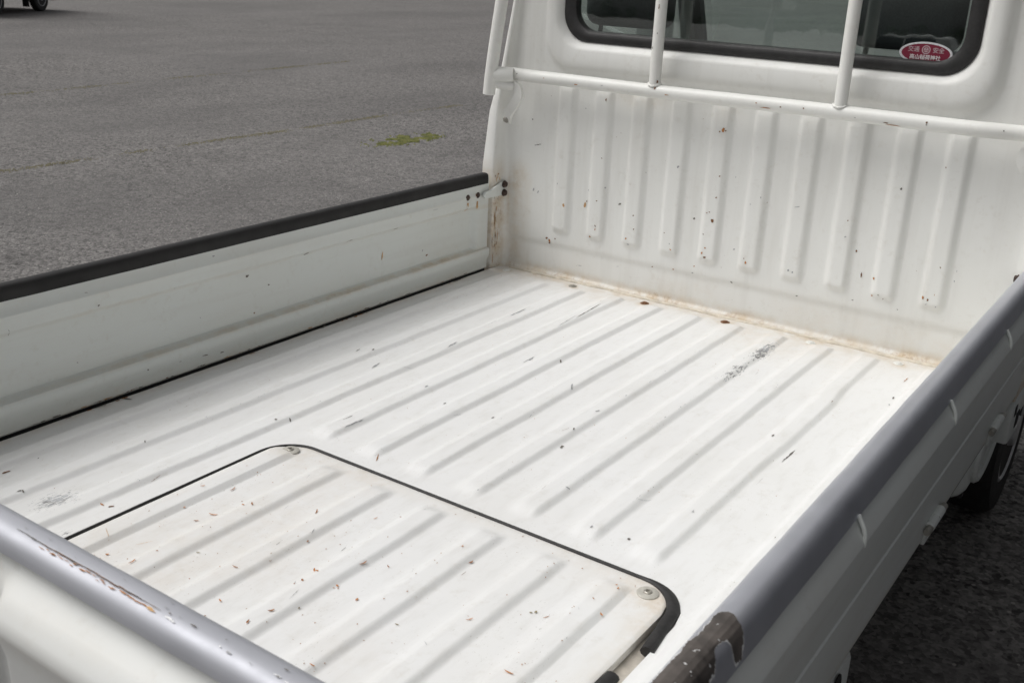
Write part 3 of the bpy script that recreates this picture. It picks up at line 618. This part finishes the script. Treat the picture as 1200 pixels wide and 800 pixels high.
# ---- cab shell and what shows through the rear window
def cab(o): return bedpart(o)
cab(box('roof', (-.645, .0, 1.096), (.645, 1.02, 1.150), PAINT_WALL, truck, .02, 3))
cab(box('cab_floor', (-.57, .03, -.42), (.57, 1.22, -.36), UNDER, truck, 0))
cab(box('front_panel', (-.73, 1.22, -.42), (.73, 1.27, .50), PAINT_WALL, truck, .015))
cab(box('dashboard', (-.69, .98, .28), (.69, 1.218, .50), PLASTIC, truck, .03))
cab(box('bulkhead_trim', (-.66, .052, -.34), (.66, .075, .62), PLASTIC, truck, .004))
for sgn in (-1, 1):
    xs = lambda x: sgn*x
    def tp(v, sgn=sgn): v.x += sgn*(-.03*ss(.3, .62, v.z)); return v
    d = cab(box('door', (min(sgn*.705, sgn*.741), .052, -.10), (max(sgn*.705, sgn*.741), 1.218, .60), PAINT_WALL, truck, .01, 2, tp))
    cab(box('lower_sill', (min(sgn*.50, sgn*.585), .20, -.36), (max(sgn*.50, sgn*.585), 1.218, -.098), UNDER, truck, .006))
    box('door_handle', (min(sgn*.742, sgn*.756), .14, .36), (max(sgn*.742, sgn*.756), .26, .39), PLASTIC, d, .004)
    pane = [(sgn*.700, .10, .60), (sgn*.700, 1.16, .60), (sgn*.625, .84, 1.095), (sgn*.625, .10, 1.095)]
    prism('door_glass', pane, (-sgn*.004, 0, 0), GLASS, d)
    cab(tube('pillar', [(sgn*.705, 1.235, .48), (sgn*.665, 1.02, .80), (sgn*.625, .86, 1.10)], [.052, .045, .040], PLASTIC, truck, 10))
    cab(tube('pillar', [(sgn*.700, .075, .58), (sgn*.66, .075, .85), (sgn*.625, .075, 1.10)], .030, PLASTIC, truck, 10))
    mir = cab(box('door_mirror', (min(sgn*.76, sgn*.90), 1.08, .53), (max(sgn*.76, sgn*.90), 1.14, .74), PLASTIC, truck, .025, 3))
    tube('mirror_arm', [(sgn*.72, 1.10, .50), (sgn*.77, 1.11, .56)], .012, PLASTIC, mir, 8)
ws = [(-.685, 1.235, .505), (.685, 1.235, .505), (.60, .875, 1.095), (-.60, .875, 1.095)]
cab(prism('windscreen', ws, (0, .004, .002), GLASS, truck))
for cx in (-.455, .300):
    st = bpy.data.objects.new('seat', None); link(st, truck); st.location = (cx, .30, B-.05); st.empty_display_size = .05
    box('seat_cushion', (-.23, -.10, .02), (.23, .42, .17), FABRIC, st, .04, 3)
    box('seat_back', (-.225, -.175, .10), (.225, -.075, .690), FABRIC, st, .045, 3)
    h = box('headrest', (-.132, -.120, .738), (.132, -.035, .960), FABRIC, st, .038, 4)
    for k in (-1, 1): tube('headrest_post', [(k*.085-.012, -.085, .69-.04), (k*.085, -.080, .76)], .0065, PLASTIC, st, 8)
sw = cab(tube('steering_wheel', [(.30+.18*math.cos(a), .86-.10*math.sin(a), .52+.13*math.sin(a)) for a in lin(0, 2*math.pi, 30)], .014, PLASTIC, truck, 8))

# ---- underside, sills, wheels
cab(box('chassis', (-.52, -1.90, -.26), (.52, 1.20, -.045), UNDER, truck, .01))
cab(box('bed_underside', (-.70, -1.93, -.055), (.70, .02, -.034), UNDER, truck, 0))
for sgn in (-1, 1):
    cab(box('bed_sill', (min(sgn*.690, sgn*.706), -1.94, -.055), (max(sgn*.690, sgn*.706), .02, -.022), UNDER, truck, .003))  # sill coloured dark so the gap beside the gate looks shaded
    cab(box('gap_light_block', (min(sgn*.712, sgn*.726), -1.93, -.055), (max(sgn*.712, sgn*.726), -.07, .010), RUBBER, truck, .002))  # added strip that stops daylight leaking in under the side gate
    sk = cab(box('rear_skirt', (min(sgn*.700, sgn*.742), -1.93, -.30), (max(sgn*.700, sgn*.742), -1.195, -.012), PAINT_GATE, truck, .008))
    prism('latch_slot', [(sgn*.7425, -1.262+.020*math.cos(a), -.040+.028*math.sin(a)) for a in lin(0, 2*math.pi, 17)[:-1]], (sgn*.0015, 0, 0), DARKHOLE, sk)
    gd = cab(box('wheel_guard', (min(sgn*.48, sgn*.690), -.14, -.27), (max(sgn*.48, sgn*.690), .20, -.065), PAINT_GATE, truck, .045, 4))
    tube('guard_rib', [(sgn*.692, .03+.11*math.cos(a)+.04*math.sin(a), -.165+.070*math.sin(a)) for a in lin(0, 2*math.pi, 28)], .011, PAINT_GATE, gd, 8)
    cab(box('cab_corner', (min(sgn*.70, sgn*.744), -.052, -.13), (max(sgn*.70, sgn*.744), .050, -.012), PAINT_GATE, truck, .008))
    for (hy, hz, hs) in ((-.028, -.050, .012), (.018, -.085, .018)): box('corner_slot', (min(sgn*.743, sgn*.7455), hy-hs, hz-hs), (max(sgn*.743, sgn*.7455), hy+hs, hz+hs), DARKHOLE, truck, 0).location = (0, 0, B)
def wheel(parent, x, y, z, r, wd, sgn, ax=(1, 0, 0)):
    ax = Vector(ax)
    t = lathe('wheel', [(r*.60, -wd/2+.01), (r*.70, -wd/2), (r*.93, -wd/2+.006), (r*.99, -wd/2+.022), (r, -wd/4), (r, wd/4), (r*.99, wd/2-.022), (r*.93, wd/2-.006), (r*.70, wd/2), (r*.60, wd/2-.01)], (x, y, z), ax, TYRE, parent, 36)
    lathe('rim', [(r*.615, -wd/2+.02), (r*.615, wd/2-.008), (r*.58, wd/2-.004), (r*.55, wd/2-.014), (r*.46, wd/2-.040), (r*.34, wd/2-.022), (r*.20, wd/2-.018), (r*.17, wd/2+.004), (r*.10, wd/2+.008)], (x, y, z), ax*sgn, RIM, t, 30)
    return t
for sgn in (-1, 1):
    cab(wheel(truck, sgn*.56, -1.13, -.39, .262, .145, sgn)); cab(wheel(truck, sgn*.60, .72, -.39, .262, .145, sgn))
cab(box('rear_bumper', (-.68, -1.93, -.30), (.68, -1.88, -.16), UNDER, truck, .01))

# ---- wear on the sheet metal: thin patches that follow the surface
MATK = {'r': RUST, 'o': RUSTO, 'g': GREYCHIP, 'k': BLACKMARK, 'y': RUSTWASH, 'w': WHITEMARK}
def marks(L, surf, parent, seed=1, off=.0006):
    rnd = random.Random(seed); by = {}
    for (u, v, eu, ev, nu, nv, kd) in L:
        eu, ev, nu, nv = eu*.85, ev*.85, nu*.72, nv*.72
        if kd == 'o' and math.hypot(eu, ev) > 6 and parent is not bed and math.hypot(eu, ev) > 2*math.hypot(nu, nv): kd = 'y'; nu *= 1.5; nv *= 1.5
        V, F = by.setdefault(kd, ([], [])); ln = math.hypot(eu, ev); nn = max(.5, math.hypot(nu, nv))
        if ln > 10 and ln > 4*nn:                        # long scratch: one ragged strip
            n = 14; b = len(V); up_s = []; dn_s = []
            for k in range(n):
                t = -1+2*k/(n-1); e = (1-abs(t)**3); cu = u+eu*t*1e-3; cv = v+ev*t*1e-3; q1, q2 = rnd.uniform(.1, 1)*e, rnd.uniform(.1, 1)*e
                up_s.append(surf(cu+nu*q1*1e-3, cv+nv*q1*1e-3, off)); dn_s.append(surf(cu-nu*q2*1e-3, cv-nv*q2*1e-3, off))
            V += up_s+dn_s; F += [(b+k, b+k+1, b+n+k+1, b+n+k) for k in range(n-1)]
            continue
        for (t, f) in [(0, 1)]:
            n = 9; b = len(V); cu = u+eu*t*1e-3; cv = v+ev*t*1e-3
            for k in range(n):
                a = 2*math.pi*k/n; q = rnd.uniform(.55, 1.15)
                V.append(surf(cu+(eu*f*math.cos(a)+nu*math.sin(a))*q*1e-3, cv+(ev*f*math.cos(a)+nv*math.sin(a))*q*1e-3, off))
            F.append(tuple(range(b, b+n)))
    nmk = {'r': 'rust_spots', 'o': 'rust_streaks', 'g': 'primer_chips', 'k': 'dark_scuffs', 'y': 'rust_runs', 'w': 'white_scuffs'}
    for kd, (V, F) in by.items():
        o = mk(nmk[kd], V, F, MATK[kd], parent, False); o['kind'] = 'stuff'
s_floor = lambda x, y, o: (x, y, floor_z(x, y)+o+.0003)
s_wall = lambda x, z, o: (x, wall_y(max(-.6, min(.6, x)), z)-o-.0004-(.0012 if abs(x) > .6 else 0), z)
GI1 = [(z, d) for d, z in gate_inner(1)]
s_gate = lambda y, z, o: (-.705+interp(GI1, z)+o+.0004 if e_side(y) > .5 else -.705+interp([(zz, d) for d, zz in gate_inner(0)], z)+o+.0004, y, max(.006, z))
marks([m for m in BULK_MARKS if abs(m[0]) < .64], s_wall, wall, 1)
marks(FLOOR_MARKS, s_floor, bed, 2)
marks(GATE_MARKS, s_gate, GATE_L, 3)
rnd = random.Random(11)
extra = []
for i in range(60):                                     # small scuffs scattered over the floor, mostly on the rib shoulders
    x = rnd.choice(RIB)+rnd.gauss(.012, .018); y = -rnd.random()**.8*1.9
    if y < hole_edge(max(HX0, min(HX1, x)))+.02 and HX0-.01 < x < HX1+.01: continue
    l = rnd.choice((1.2, 2, 4, 8, 14, 22)); t = rnd.gauss(math.pi/2, .22); n_ = rnd.uniform(.3, .8)
    extra.append((x, y, l*math.cos(t), l*math.sin(t), -n_*math.sin(t), n_*math.cos(t), rnd.choice('gggkr')))
marks(extra, s_floor, bed, 4)
extra = []
for i in range(14):
    x = rnd.uniform(-.59, .59); z = .03+rnd.random()**1.5*.5; l = rnd.uniform(.8, 2.2); t = rnd.uniform(0, 3.1)
    extra.append((x, z, l*math.cos(t), l*math.sin(t), -.8*math.sin(t), .8*math.cos(t), rnd.choice('ggkrro')))
marks(extra, s_wall, wall, 5)
gm = []
for i in range(70):
    y = rnd.choice((-1.37, -1.30, -.66, -.62, -.25, -1.0))+rnd.gauss(0, .05) if i < 40 else rnd.uniform(-1.8, -.1)
    gm.append((y, rnd.uniform(.003, .009), rnd.uniform(2, 14), rnd.uniform(-.6, .6), 0, rnd.uniform(.8, 2.6), rnd.choice('rrokk')))
marks(gm, s_gate, GATE_L, 14)
marks([(-.6945+rnd.gauss(0, .0012), rnd.choice((-1.38, -1.31, -.66, -.64, -.25, -1.02))+rnd.gauss(0, .03), rnd.uniform(-.5, .5), rnd.uniform(3, 12), rnd.uniform(1, 2.6), 0, rnd.choice('rook')) for i in range(34)], s_floor, bed, 15)
s_hatch = lambda x, y, o: (x, y, hatch_z(x, y)+o+.0003)
extra = []
for i in range(46):
    x = rnd.uniform(-.30, .49); y = rnd.uniform(-1.93, -1.25)
    if y > hatch_edge(x)-.01: continue
    l = rnd.choice((1, 1.5, 2, 4, 9, 16)); t = rnd.gauss(math.pi/2+.2, .4); n_ = rnd.uniform(.3, .7)
    extra.append((x, y, l*math.cos(t), l*math.sin(t), -n_*math.sin(t), n_*math.cos(t), rnd.choice('gggkro')))
marks(extra, s_hatch, hatch, 6)
s_post = lambda y, z, o: (-.6995+o, y, z)
pm = [(-.052, .272, 1, 6, -2.5, 0, 'r'), (-.040, .270, 1, 12, -2, 0, 'o'), (-.046, .262, 0, 11, -1.5, 0, 'o'), (-.036, .276, 1, 3, -3, 0, 'r'), (-.030, .262, 0, 8, -1.5, 0, 'o')]
for i in range(44):
    y = rnd.uniform(-.057, -.030); z = rnd.uniform(.015, .21); pm.append((y, z, rnd.uniform(-.6, .6), rnd.uniform(2, 22), -rnd.uniform(.7, 2.0), 0, rnd.choice('ooooyyrrk')))
marks(pm, s_post, wall, 7)
def s_rail(x, a, o):                                     # a in radians*1000 around the lower rail, 0 = facing the rear
    yc = -.060-.004*(1-(x/.7)**2)+(.012*ss(.55, .68, abs(x))); r = .0167+o; return (x, yc-r*math.cos(a), .5605-.55+.55+.0015*nz(x, 0, 0, 3)+r*math.sin(a))
rail = next(c for c in GF.children if c.name.startswith('lower_rail'))
marks([(-.435, -.35, 8, 0, 0, 130, 'o'), (-.535, .05, 3, 0, 0, 120, 'o'), (-.628, .2, 3, 0, 0, 150, 'k'), (-.355, 0, 5, 0, 0, 70, 'g'), (-.17, -.2, 7, 0, 0, 90, 'o'), (-.205, .6, 3, 0, 0, 300, 'r'), (.09, -.45, 20, 0, 0, 110, 'o'), (.065, .1, 4, 0, 0, 100, 'o'), (.125, -.1, 3, 0, 0, 160, 'r'), (.18, .1, 3, 0, 0, 180, 'r'), (.385, -.75, 22, 0, 0, 110, 'o'), (.37, -.5, 9, 0, 0, 120, 'r'), (.455, .2, 2.5, 0, 0, 220, 'r'), (.455, -.1, 2, 0, 0, 120, 'k'), (.61, .2, 2, 0, 0, 150, 'k'), (.3, -.3, 3, 0, 0, 90, 'g')], s_rail, rail, 8)
def s_upr(z, a, o): r = .0150+o; return (-.2145+r*math.sin(a), -.0625-r*math.cos(a), z)
up1 = next(c for c in GF.children if c.name.startswith('upright_bar'))
marks([(.762, .1, 9, 0, 0, 130, 'r'), (.700, .2, 3, 0, 0, 120, 'k'), (.665, -.5, 4, 0, 0, 120, 'k'), (.584, .9, 5, 0, 0, 260, 'r')], s_upr, up1, 9)
# torn tape on the right gate, cracked tape on the tailgate
CAPT = [(-o, z) for o, z in capr[3:11]]
rnd = random.Random(5)
def rough_outline(P, k, j):
    out = []
    for i, p in enumerate(P):
        q = P[(i+1) % len(P)]
        for t in range(k): out.append((p[0]+(q[0]-p[0])*t/k+rnd.uniform(-j, j), p[1]+(q[1]-p[1])*t/k+rnd.uniform(-j, j)*1.6))
    return out
tape_r = next(c for c in GATE_R.children if c.name.startswith('edge_tape')); tape_t = tc
def capz(x): return interp(CAPT, x-.705)
def inpoly(x, y, P):
    c = False
    for i in range(len(P)):
        (xa, ya), (xb, yb) = P[i], P[i-1]
        if (ya > y) != (yb > y) and x < (xb-xa)*(y-ya)/(yb-ya)+xa: c = not c
    return c
CH = [(min(.7425, x+max(0, x-.712)*.42), y) for x, y in CHIP]
def torn(name, grow, off, mat, hole):
    V = []; F = []; idx = {}
    st_ = .0008
    def vert(i, j):
        if (i, j) not in idx:
            x = .7045+i*st_*.75; y = -1.83+j*st_; x = min(x, .7432); idx[i, j] = len(V); V.append((x, y, capz(x)+off))
        return idx[i, j]
    for i in range(66):
        for j in range(240):
            x = .7045+(i+.5)*st_*.75; y = -1.83+(j+.5)*st_
            if x > .743: continue
            dx = .0011*nz(x, y, 0, 260)+.0018*nz(x, y, 1, 90); dy = .0016*nz(x, y, 2, 200)+.0025*nz(x, y, 3, 70)
            g = grow*(.5+1.2*nz(x, y, 5, 60))
            inside = any(inpoly(x+dx+gx, y+dy+gy, CH) for gx, gy in (((0, 0),) if not grow else ((0, 0), (g, 0), (-g, 0), (0, g*1.5), (0, -g*1.5))))
            if hole and inside and nz(x, y, 9, 120)+.5*nz(x, y, 9, 300) > .62 and x > .715: inside = False
            if inside: F.append((vert(i, j), vert(i+1, j), vert(i+1, j+1), vert(i, j+1)))
    return mk(name, V, F, mat, tape_r, True)
o = torn('torn_patch', 0, .0010, CHIPBASE, True); o['label'] = 'dark patch where the silver tape has torn away'
torn('torn_edge', .0011, .0006, WHITEMARK, False)
TCT = [(-o, z) for o, z in tcap[3:11]]
tz = lambda y: interp(TCT, -1.950-y)
rm = []
for i in range(len(CRACK)-1):
    (xa, ya), (xb, yb) = CRACK[i], CRACK[i+1]
    for k in range(4):
        t = (k+.5)/4; wd = (.9, 1.3, 2.2, 2.4, 2.2, 2.2, 2.0, 1.8, .9)[i]*rnd.uniform(.6, 1.2)
        x = xa+(xb-xa)*t; y = -1.9735+rnd.uniform(-.0007, .0007)
        rm.append((x, y, 11, 0, 0, wd*.42, ('k' if k % 2 else 'r') if i > 1 else 'k'))
        if i > 1: rm.append((x+rnd.uniform(-.003, .003), y-.0022-rnd.random()*.002, rnd.uniform(3, 8), 0, 0, rnd.uniform(.4, 1.0), 'o'))
for i in range(26):
    x = rnd.uniform(.31, .60); rm.append((x, rnd.gauss(-1.972, .005), rnd.uniform(1.5, 7), 0, 0, rnd.uniform(.5, 1.6), rnd.choice('wwwkkg')))
for i in range(12): rm.append((rnd.uniform(.03, .35), rnd.uniform(-1.972, -1.954), rnd.uniform(1, 4), rnd.uniform(-.6, .6), 0, rnd.uniform(.4, .9), 'g'))
marks(rm, lambda x, y, o_: (x, y, tz(y)+.0012+o_), tape_t, 13)

# ================================================================== bits lying in the bed
rnd = random.Random(21)
def scrap_mesh(nm, mat, l, wd):
    V = []; F = []
    for i in range(6):
        t = i/5; ww = wd*(math.sin(math.pi*(t*.86+.07)))**.8; y = l*(t-.5); z = .0012+.10*l*(t-.5)**2*4; bend = .18*l*(t-.5)**2
        V += [(bend-ww, y, z), (bend, y, z-.0006), (bend+ww, y, z)]
    for i in range(5):
        for k in range(2): F.append((i*3+k, i*3+k+1, i*3+k+4, i*3+k+3))
    me = bpy.data.meshes.new(nm); me.from_pydata(V, [], F); me.materials.append(mat); return me
SM = {k: [scrap_mesh('dry_leaf_scrap', m, l, wd) for l, wd in ((.010, .0016), (.007, .0020), (.016, .0013))] for k, m in (('o', LITTER_O), ('r', LITTER_R), ('g', LITTER_G))}
for i, (x, y, k) in enumerate(LITTER):
    vi = rnd.randrange(3); o = link(bpy.data.objects.new('dry_leaf_scrap', SM[k][vi])); z = hatch_z(x, y) if y < hatch_edge(max(-.31, min(.5, x))) else floor_z(x, y)
    o.location = (x, y, B+z+.0006); o.rotation_euler = (0, 0, rnd.uniform(0, 6.28)); q = rnd.uniform(.5, .95); o.scale = (q, q, q)
    sh = ('short narrow', 'short broad', 'long needle-like')[vi]; cl = {'o': 'orange', 'r': 'dark brown', 'g': 'olive'}[k]
    tag(o, f'{sh} {cl} scrap of dry leaf lying on the ribbed engine hatch', 'leaf scrap', f'{sh} {cl} leaf scraps on the hatch')
V = []; F = []
for i in range(280):
    if i % 3: x, y = rnd.uniform(-.30, .49), rnd.uniform(-1.9, -1.25)
    else: x, y = rnd.uniform(-.69, .5), rnd.uniform(-1.9, -.03)
    inh = HX0 < x < HX1 and y < hole_edge(x)
    if inh and not (x > -.30 and x < .49 and y < hatch_edge(x)-.008): continue
    z = B+(hatch_z(x, y) if inh else floor_z(x, y))+.0008; l = rnd.uniform(.0007, .0020); a = rnd.uniform(0, 6.28); b = len(V); c, s_ = math.cos(a)*l, math.sin(a)*l
    V += [(x+c, y+s_, z), (x-s_*.5, y+c*.5, z+.0004), (x-c, y-s_, z), (x+s_*.5, y-c*.5, z+.0003)]; F.append((b, b+1, b+2, b+3))
tag(mk('leaf_crumbs', V, F, LITTER_R, None, False), 'fine brown crumbs of dry leaves strewn over the cargo bed', 'leaf crumbs', None, 'stuff')

# ================================================================== moss in the seams of the asphalt
def moss(name, pts, mat, label):
    V = []; F = []
    for (x, y, r, h) in pts:
        b = len(V); n = 6; ph = rnd.uniform(0, 1)
        for k in range(n): a = 2*math.pi*(k+ph)/n; q = r*rnd.uniform(.7, 1.25); V.append((x+q*math.cos(a), y+q*math.sin(a), -.001))
        for k in range(n): a = 2*math.pi*(k+ph)/n; q = r*.55*rnd.uniform(.7, 1.25); V.append((x+q*math.cos(a), y+q*math.sin(a), h*rnd.uniform(.6, 1)))
        V.append((x, y, h*1.15))
        for k in range(n): F.append((b+k, b+(k+1) % n, b+n+(k+1) % n, b+n+k)); F.append((b+n+k, b+n+(k+1) % n, b+2*n))
    return tag(mk(name, V, F, mat, None, True), label, 'moss', None, 'stuff')
def seam(x0, y0, x1, y1, n, dens, wid):
    out = []
    for i in range(n):
        t = rnd.random(); x = x0+(x1-x0)*t; y = y0+(y1-y0)*t; q = .6*nz(x, y, 0, .9)+.6*nz(x, y, 5, 4.1)
        if q < dens+rnd.gauss(0, .22): continue
        out.append((x+rnd.gauss(0, wid)+.05*nz(0, y, 2, .6), y, rnd.uniform(.003, .009), rnd.uniform(.002, .005)))
    return out
moss('seam_moss', seam(-5.79, .6, -5.90, 6.6, 3400, -.02, .026), DRYMOSS, 'yellowish moss growing in the paving seam nearer the white truck')
moss('seam_moss', seam(-9.15, 2.6, -9.68, 9.0, 3000, -.04, .036), DRYMOSS, 'yellowish moss growing in the paving seam farther from the white truck')
pp = []
for i in range(5200):
    a = rnd.uniform(0, 6.28); q = math.sqrt(rnd.random()); u = q*math.cos(a); v = q*math.sin(a)
    x = -4.85-.13*u; y = 4.47+.36*v
    if rnd.random() < q**3: x += rnd.gauss(0, .035); y += rnd.gauss(0, .07)
    if nz(x, y, 0, 8)+.5*nz(x, y, 4, 22) < -.02+.22*u: continue
    if (u-.15)**2+(v-.35)**2*1.3 < .05: continue
    pp.append((x, y, rnd.uniform(.005, .012), rnd.uniform(.003, .010)))
moss('moss_patch', pp, MOSS, 'bright green moss patch in a shallow hollow of the asphalt')
# loose pale chippings
V = []; F = []
for i in range(900):
    x = -1.2-rnd.random()*9; y = rnd.uniform(-2, 9); r = rnd.uniform(.002, .006); b = len(V)
    for (dx, dy, dz) in ((1, 0, 0), (0, 1, 0), (-1, 0, 0), (0, -1, 0), (0, 0, .8)): V.append((x+dx*r*rnd.uniform(.7, 1.3), y+dy*r*rnd.uniform(.7, 1.3), dz*r+.0005))
    F += [(b, b+1, b+4), (b+1, b+2, b+4), (b+2, b+3, b+4), (b+3, b, b+4)]
tag(mk('loose_chippings', V, F, simple('pale_stone', (.30, .29, .27), .85, 0, .4, 3), None, False), 'loose pale stone chippings scattered over the asphalt', 'gravel', None, 'stuff')

# ================================================================== other vehicles of the lot, plus a van added for shade
def car(name, loc, rz, L, W, H, col, label, cat, van=False, flapc=None):
    r = empty(name, loc, rz); tag(r, label, cat)
    pm_ = simple(name+'_paint', col, .35, 0, .06, 8, .5); wr = .27 if L < 3.6 else .31; hb = wr*(1.15 if flapc else .62); bl = H*.52
    ax = (L*.5-.58-1.64, L*.5-.58) if flapc else (-L*.5+L*.19, L*.5-L*.18)
    low = []
    for c in ax: low += [(c-(wr+.06)*math.cos(rad(a)), hb+max(0, (wr+.10)*math.sin(rad(a))-.02)) for a in lin(0, 180, 9)]
    if van: topo = [(L*.5, hb+.10), (L*.5, bl*.92), (L*.46, bl), (L*.36, H*.93), (L*.30, H*.985), (0, H), (-L*.44, H*.985), (-L*.485, H*.95), (-L*.5, bl), (-L*.5, hb+.06)]
    else: topo = [(L*.5, hb+.08), (L*.5, bl*.80), (L*.46, bl*.94), (L*.24, bl*1.02), (L*.10, H*.95), (L*.04, H*.985), (-L*.15, H), (-L*.36, H*.97), (-L*.41, H*.93), (-L*.48, bl*1.02), (-L*.5, bl*.92), (-L*.5, hb+.06)]
    prof_ = [(-L*.5+.02, hb)]+low+[(L*.5-.02, hb)]+topo
    def plc(y, o_, z):
        k = 1-.16*ss(bl, H, z); e = 1-.03*(abs(y)/(W/2))**6
        return (o_*e, y*k, z*(1-.02*(abs(y)/(W/2))**4) if z > bl else z)
    sweep('body', [-W/2, -W/2*.985, -W/2*.94, -W/2*.6, 0, W/2*.6, W/2*.94, W/2*.985, W/2], lambda y: prof_, plc, pm_, r, 30)
    for sg in (-1, 1):
        if van: segs = [(L*.36, L*.06), (L*.03, -L*.20), (-L*.23, -L*.46)]
        else: segs = [(L*.20, -L*.06), (-L*.08, -L*.36)]
        for i, (a, b) in enumerate(segs):
            z0, z1 = bl*1.05, H*.92; cut = .10*L*(i == 0); cut2 = (.05*L if (i == len(segs)-1 and not van) else 0)
            q = [(a, z0), (a-cut, z1), (b+cut2, z1), (b, z0)]
            prism('side_window', [(x, sg*((W/2)*(1-.16*ss(bl, H, z))-.006), z) for x, z in q], (0, sg*.010, 0), simple('dark_glass', (.015, .018, .018), .08, 0, .1), r)
        for c in ax: wheel(r, c, sg*(W/2-.10), wr, wr, .16, sg, (0, 1, 0))
        if flapc:
            for c in ax: box('mud_flap', (c-wr-.10, sg*(W/2-.18)-.07, .10), (c-wr-.085, sg*(W/2-.18)+.07, .34), TYRE, r, .002)
        box('headlight', (L*.5-.05, sg*W*.36-.12, bl*.70), (L*.5+.012, sg*W*.36+.12, bl*.86), simple('lamp_glass', (.7, .7, .7), .1), r, .02)
        box('tail_light', (-L*.5-.012, sg*W*.42-.06, bl*.75), (-L*.5+.05, sg*W*.42+.06, bl*1.02), simple('red_lamp', (.35, .01, .01), .2), r, .015)
    fz = (L*.475, bl*1.05, L*.385, H*.93) if van else (L*.22, bl*1.06, L*.115, H*.93)
    prism('windscreen', [(fz[0]+.02, -W*.42, fz[1]), (fz[0]+.02, W*.42, fz[1]), (fz[2]+.02, W*.36, fz[3]), (fz[2]+.02, -W*.36, fz[3])], (.01, 0, .01), simple('dark_glass', (.015, .018, .018), .08, 0, .1), r)
    box('front_bumper', (L*.5-.06, -W*.47, .20 if flapc else hb-.02), (L*.5+.03, W*.47, hb+.16), pm_ if van else PLASTIC, r, .03); box('rear_bumper', (-L*.5-.03, -W*.47, hb-.02), (-L*.5+.06, W*.47, hb+.16), pm_, r, .03)
    return r
# small dark red van seen at the far side of the lot
A = Vector((-20.30, 10.82)); Bq = Vector((-19.52, 9.37)); dv = (A-Bq).normalized(); Lc = 3.1
frontx = Lc*.5-.58; nrm_ = Vector((dv.y, -dv.x))
cc = A-dv*frontx-nrm_*(.70-.10)
car('parked_van', (cc.x, cc.y, 0), math.atan2(dv.y, dv.x), Lc, 1.46, 1.80, (.16, .012, .016), 'dark red van parked alone across the empty lot', 'van', True, True)
car('parked_car', (-9.6, -37, 0), rad(178), 4.3, 1.68, 1.45, (.62, .62, .60), 'pale parked car reflected in the rear window of the truck', 'car')
car('shade_van', (2.40, 1.05, 0), rad(90), 5.4, 1.94, 3.5, (.030, .034, .042), 'unseen dark van added alongside the white truck to shade its right side', 'van', True)  # unseen van, added to block skylight from the truck's right side
# utility pole and far trees, behind the camera and ahead of the cab
up_ = empty('utility_pole', (-17.2, -44, 0)); tag(up_, 'tall grey utility pole reflected in the rear window of the truck', 'pole')
tube('pole', [(0, 0, 0), (0, 0, 4), (0, 0, 9)], [.16, .14, .11], simple('pole_concrete', (.28, .27, .26), .8), up_, 12)
for z in (8.2, 7.4): box('cross_arm', (-.9, -.05, z), (.9, .05, z+.10), simple('arm_steel', (.2, .2, .2), .6), up_, .01)
def wood(name, arc, label):
    V = []; F = []
    for (x, y, hgt) in arc:
        tn = 200
        for i in range(tn):
            while True:
                p = Vector((rnd.uniform(-1, 1), rnd.uniform(-1, 1), rnd.uniform(-1, 1)))
                if p.length < 1 and (p.length > .5 or rnd.random() < .3): break
            q = Vector((x+p.x*hgt*.55, y+p.y*hgt*.55, hgt*.55+p.z*hgt*.45+hgt*.06*nz(p.x*9, p.y*9, x, 1))); s_ = hgt*rnd.uniform(.04, .09); b = len(V)
            d1 = Vector((rnd.gauss(0, 1), rnd.gauss(0, 1), rnd.gauss(0, 1))).normalized()*s_; d2 = d1.orthogonal().normalized()*s_*.7
            V += [q-d1, q+d2, q+d1, q-d2]; F.append((b, b+1, b+2, b+3))
        b = len(V); r = hgt*.03
        for k in range(6): a_ = k*math.pi/3; V.append((x+r*math.cos(a_), y+r*math.sin(a_), -.1))
        for k in range(6): a_ = k*math.pi/3; V.append((x+r*.5*math.cos(a_), y+r*.5*math.sin(a_), hgt*.6))
        for k in range(6): F.append((b+k, b+(k+1) % 6, b+6+(k+1) % 6, b+6+k))
    tag(mk(name, V, F, LEAF, None, False), label, 'trees', None, 'stuff')
wood('far_wood', [(-150+i*3.3+rnd.uniform(-1, 1), -255+rnd.uniform(-3, 3), rnd.uniform(2.2, 4.4)) for i in range(60)], 'low dark line of trees along the edge of the lot behind the truck')
wood('far_wood', [(-140+i*6+rnd.uniform(-2, 2), 130+rnd.uniform(-5, 5), rnd.uniform(5, 9)) for i in range(46)], 'low dark line of trees beyond the lot ahead of the truck')
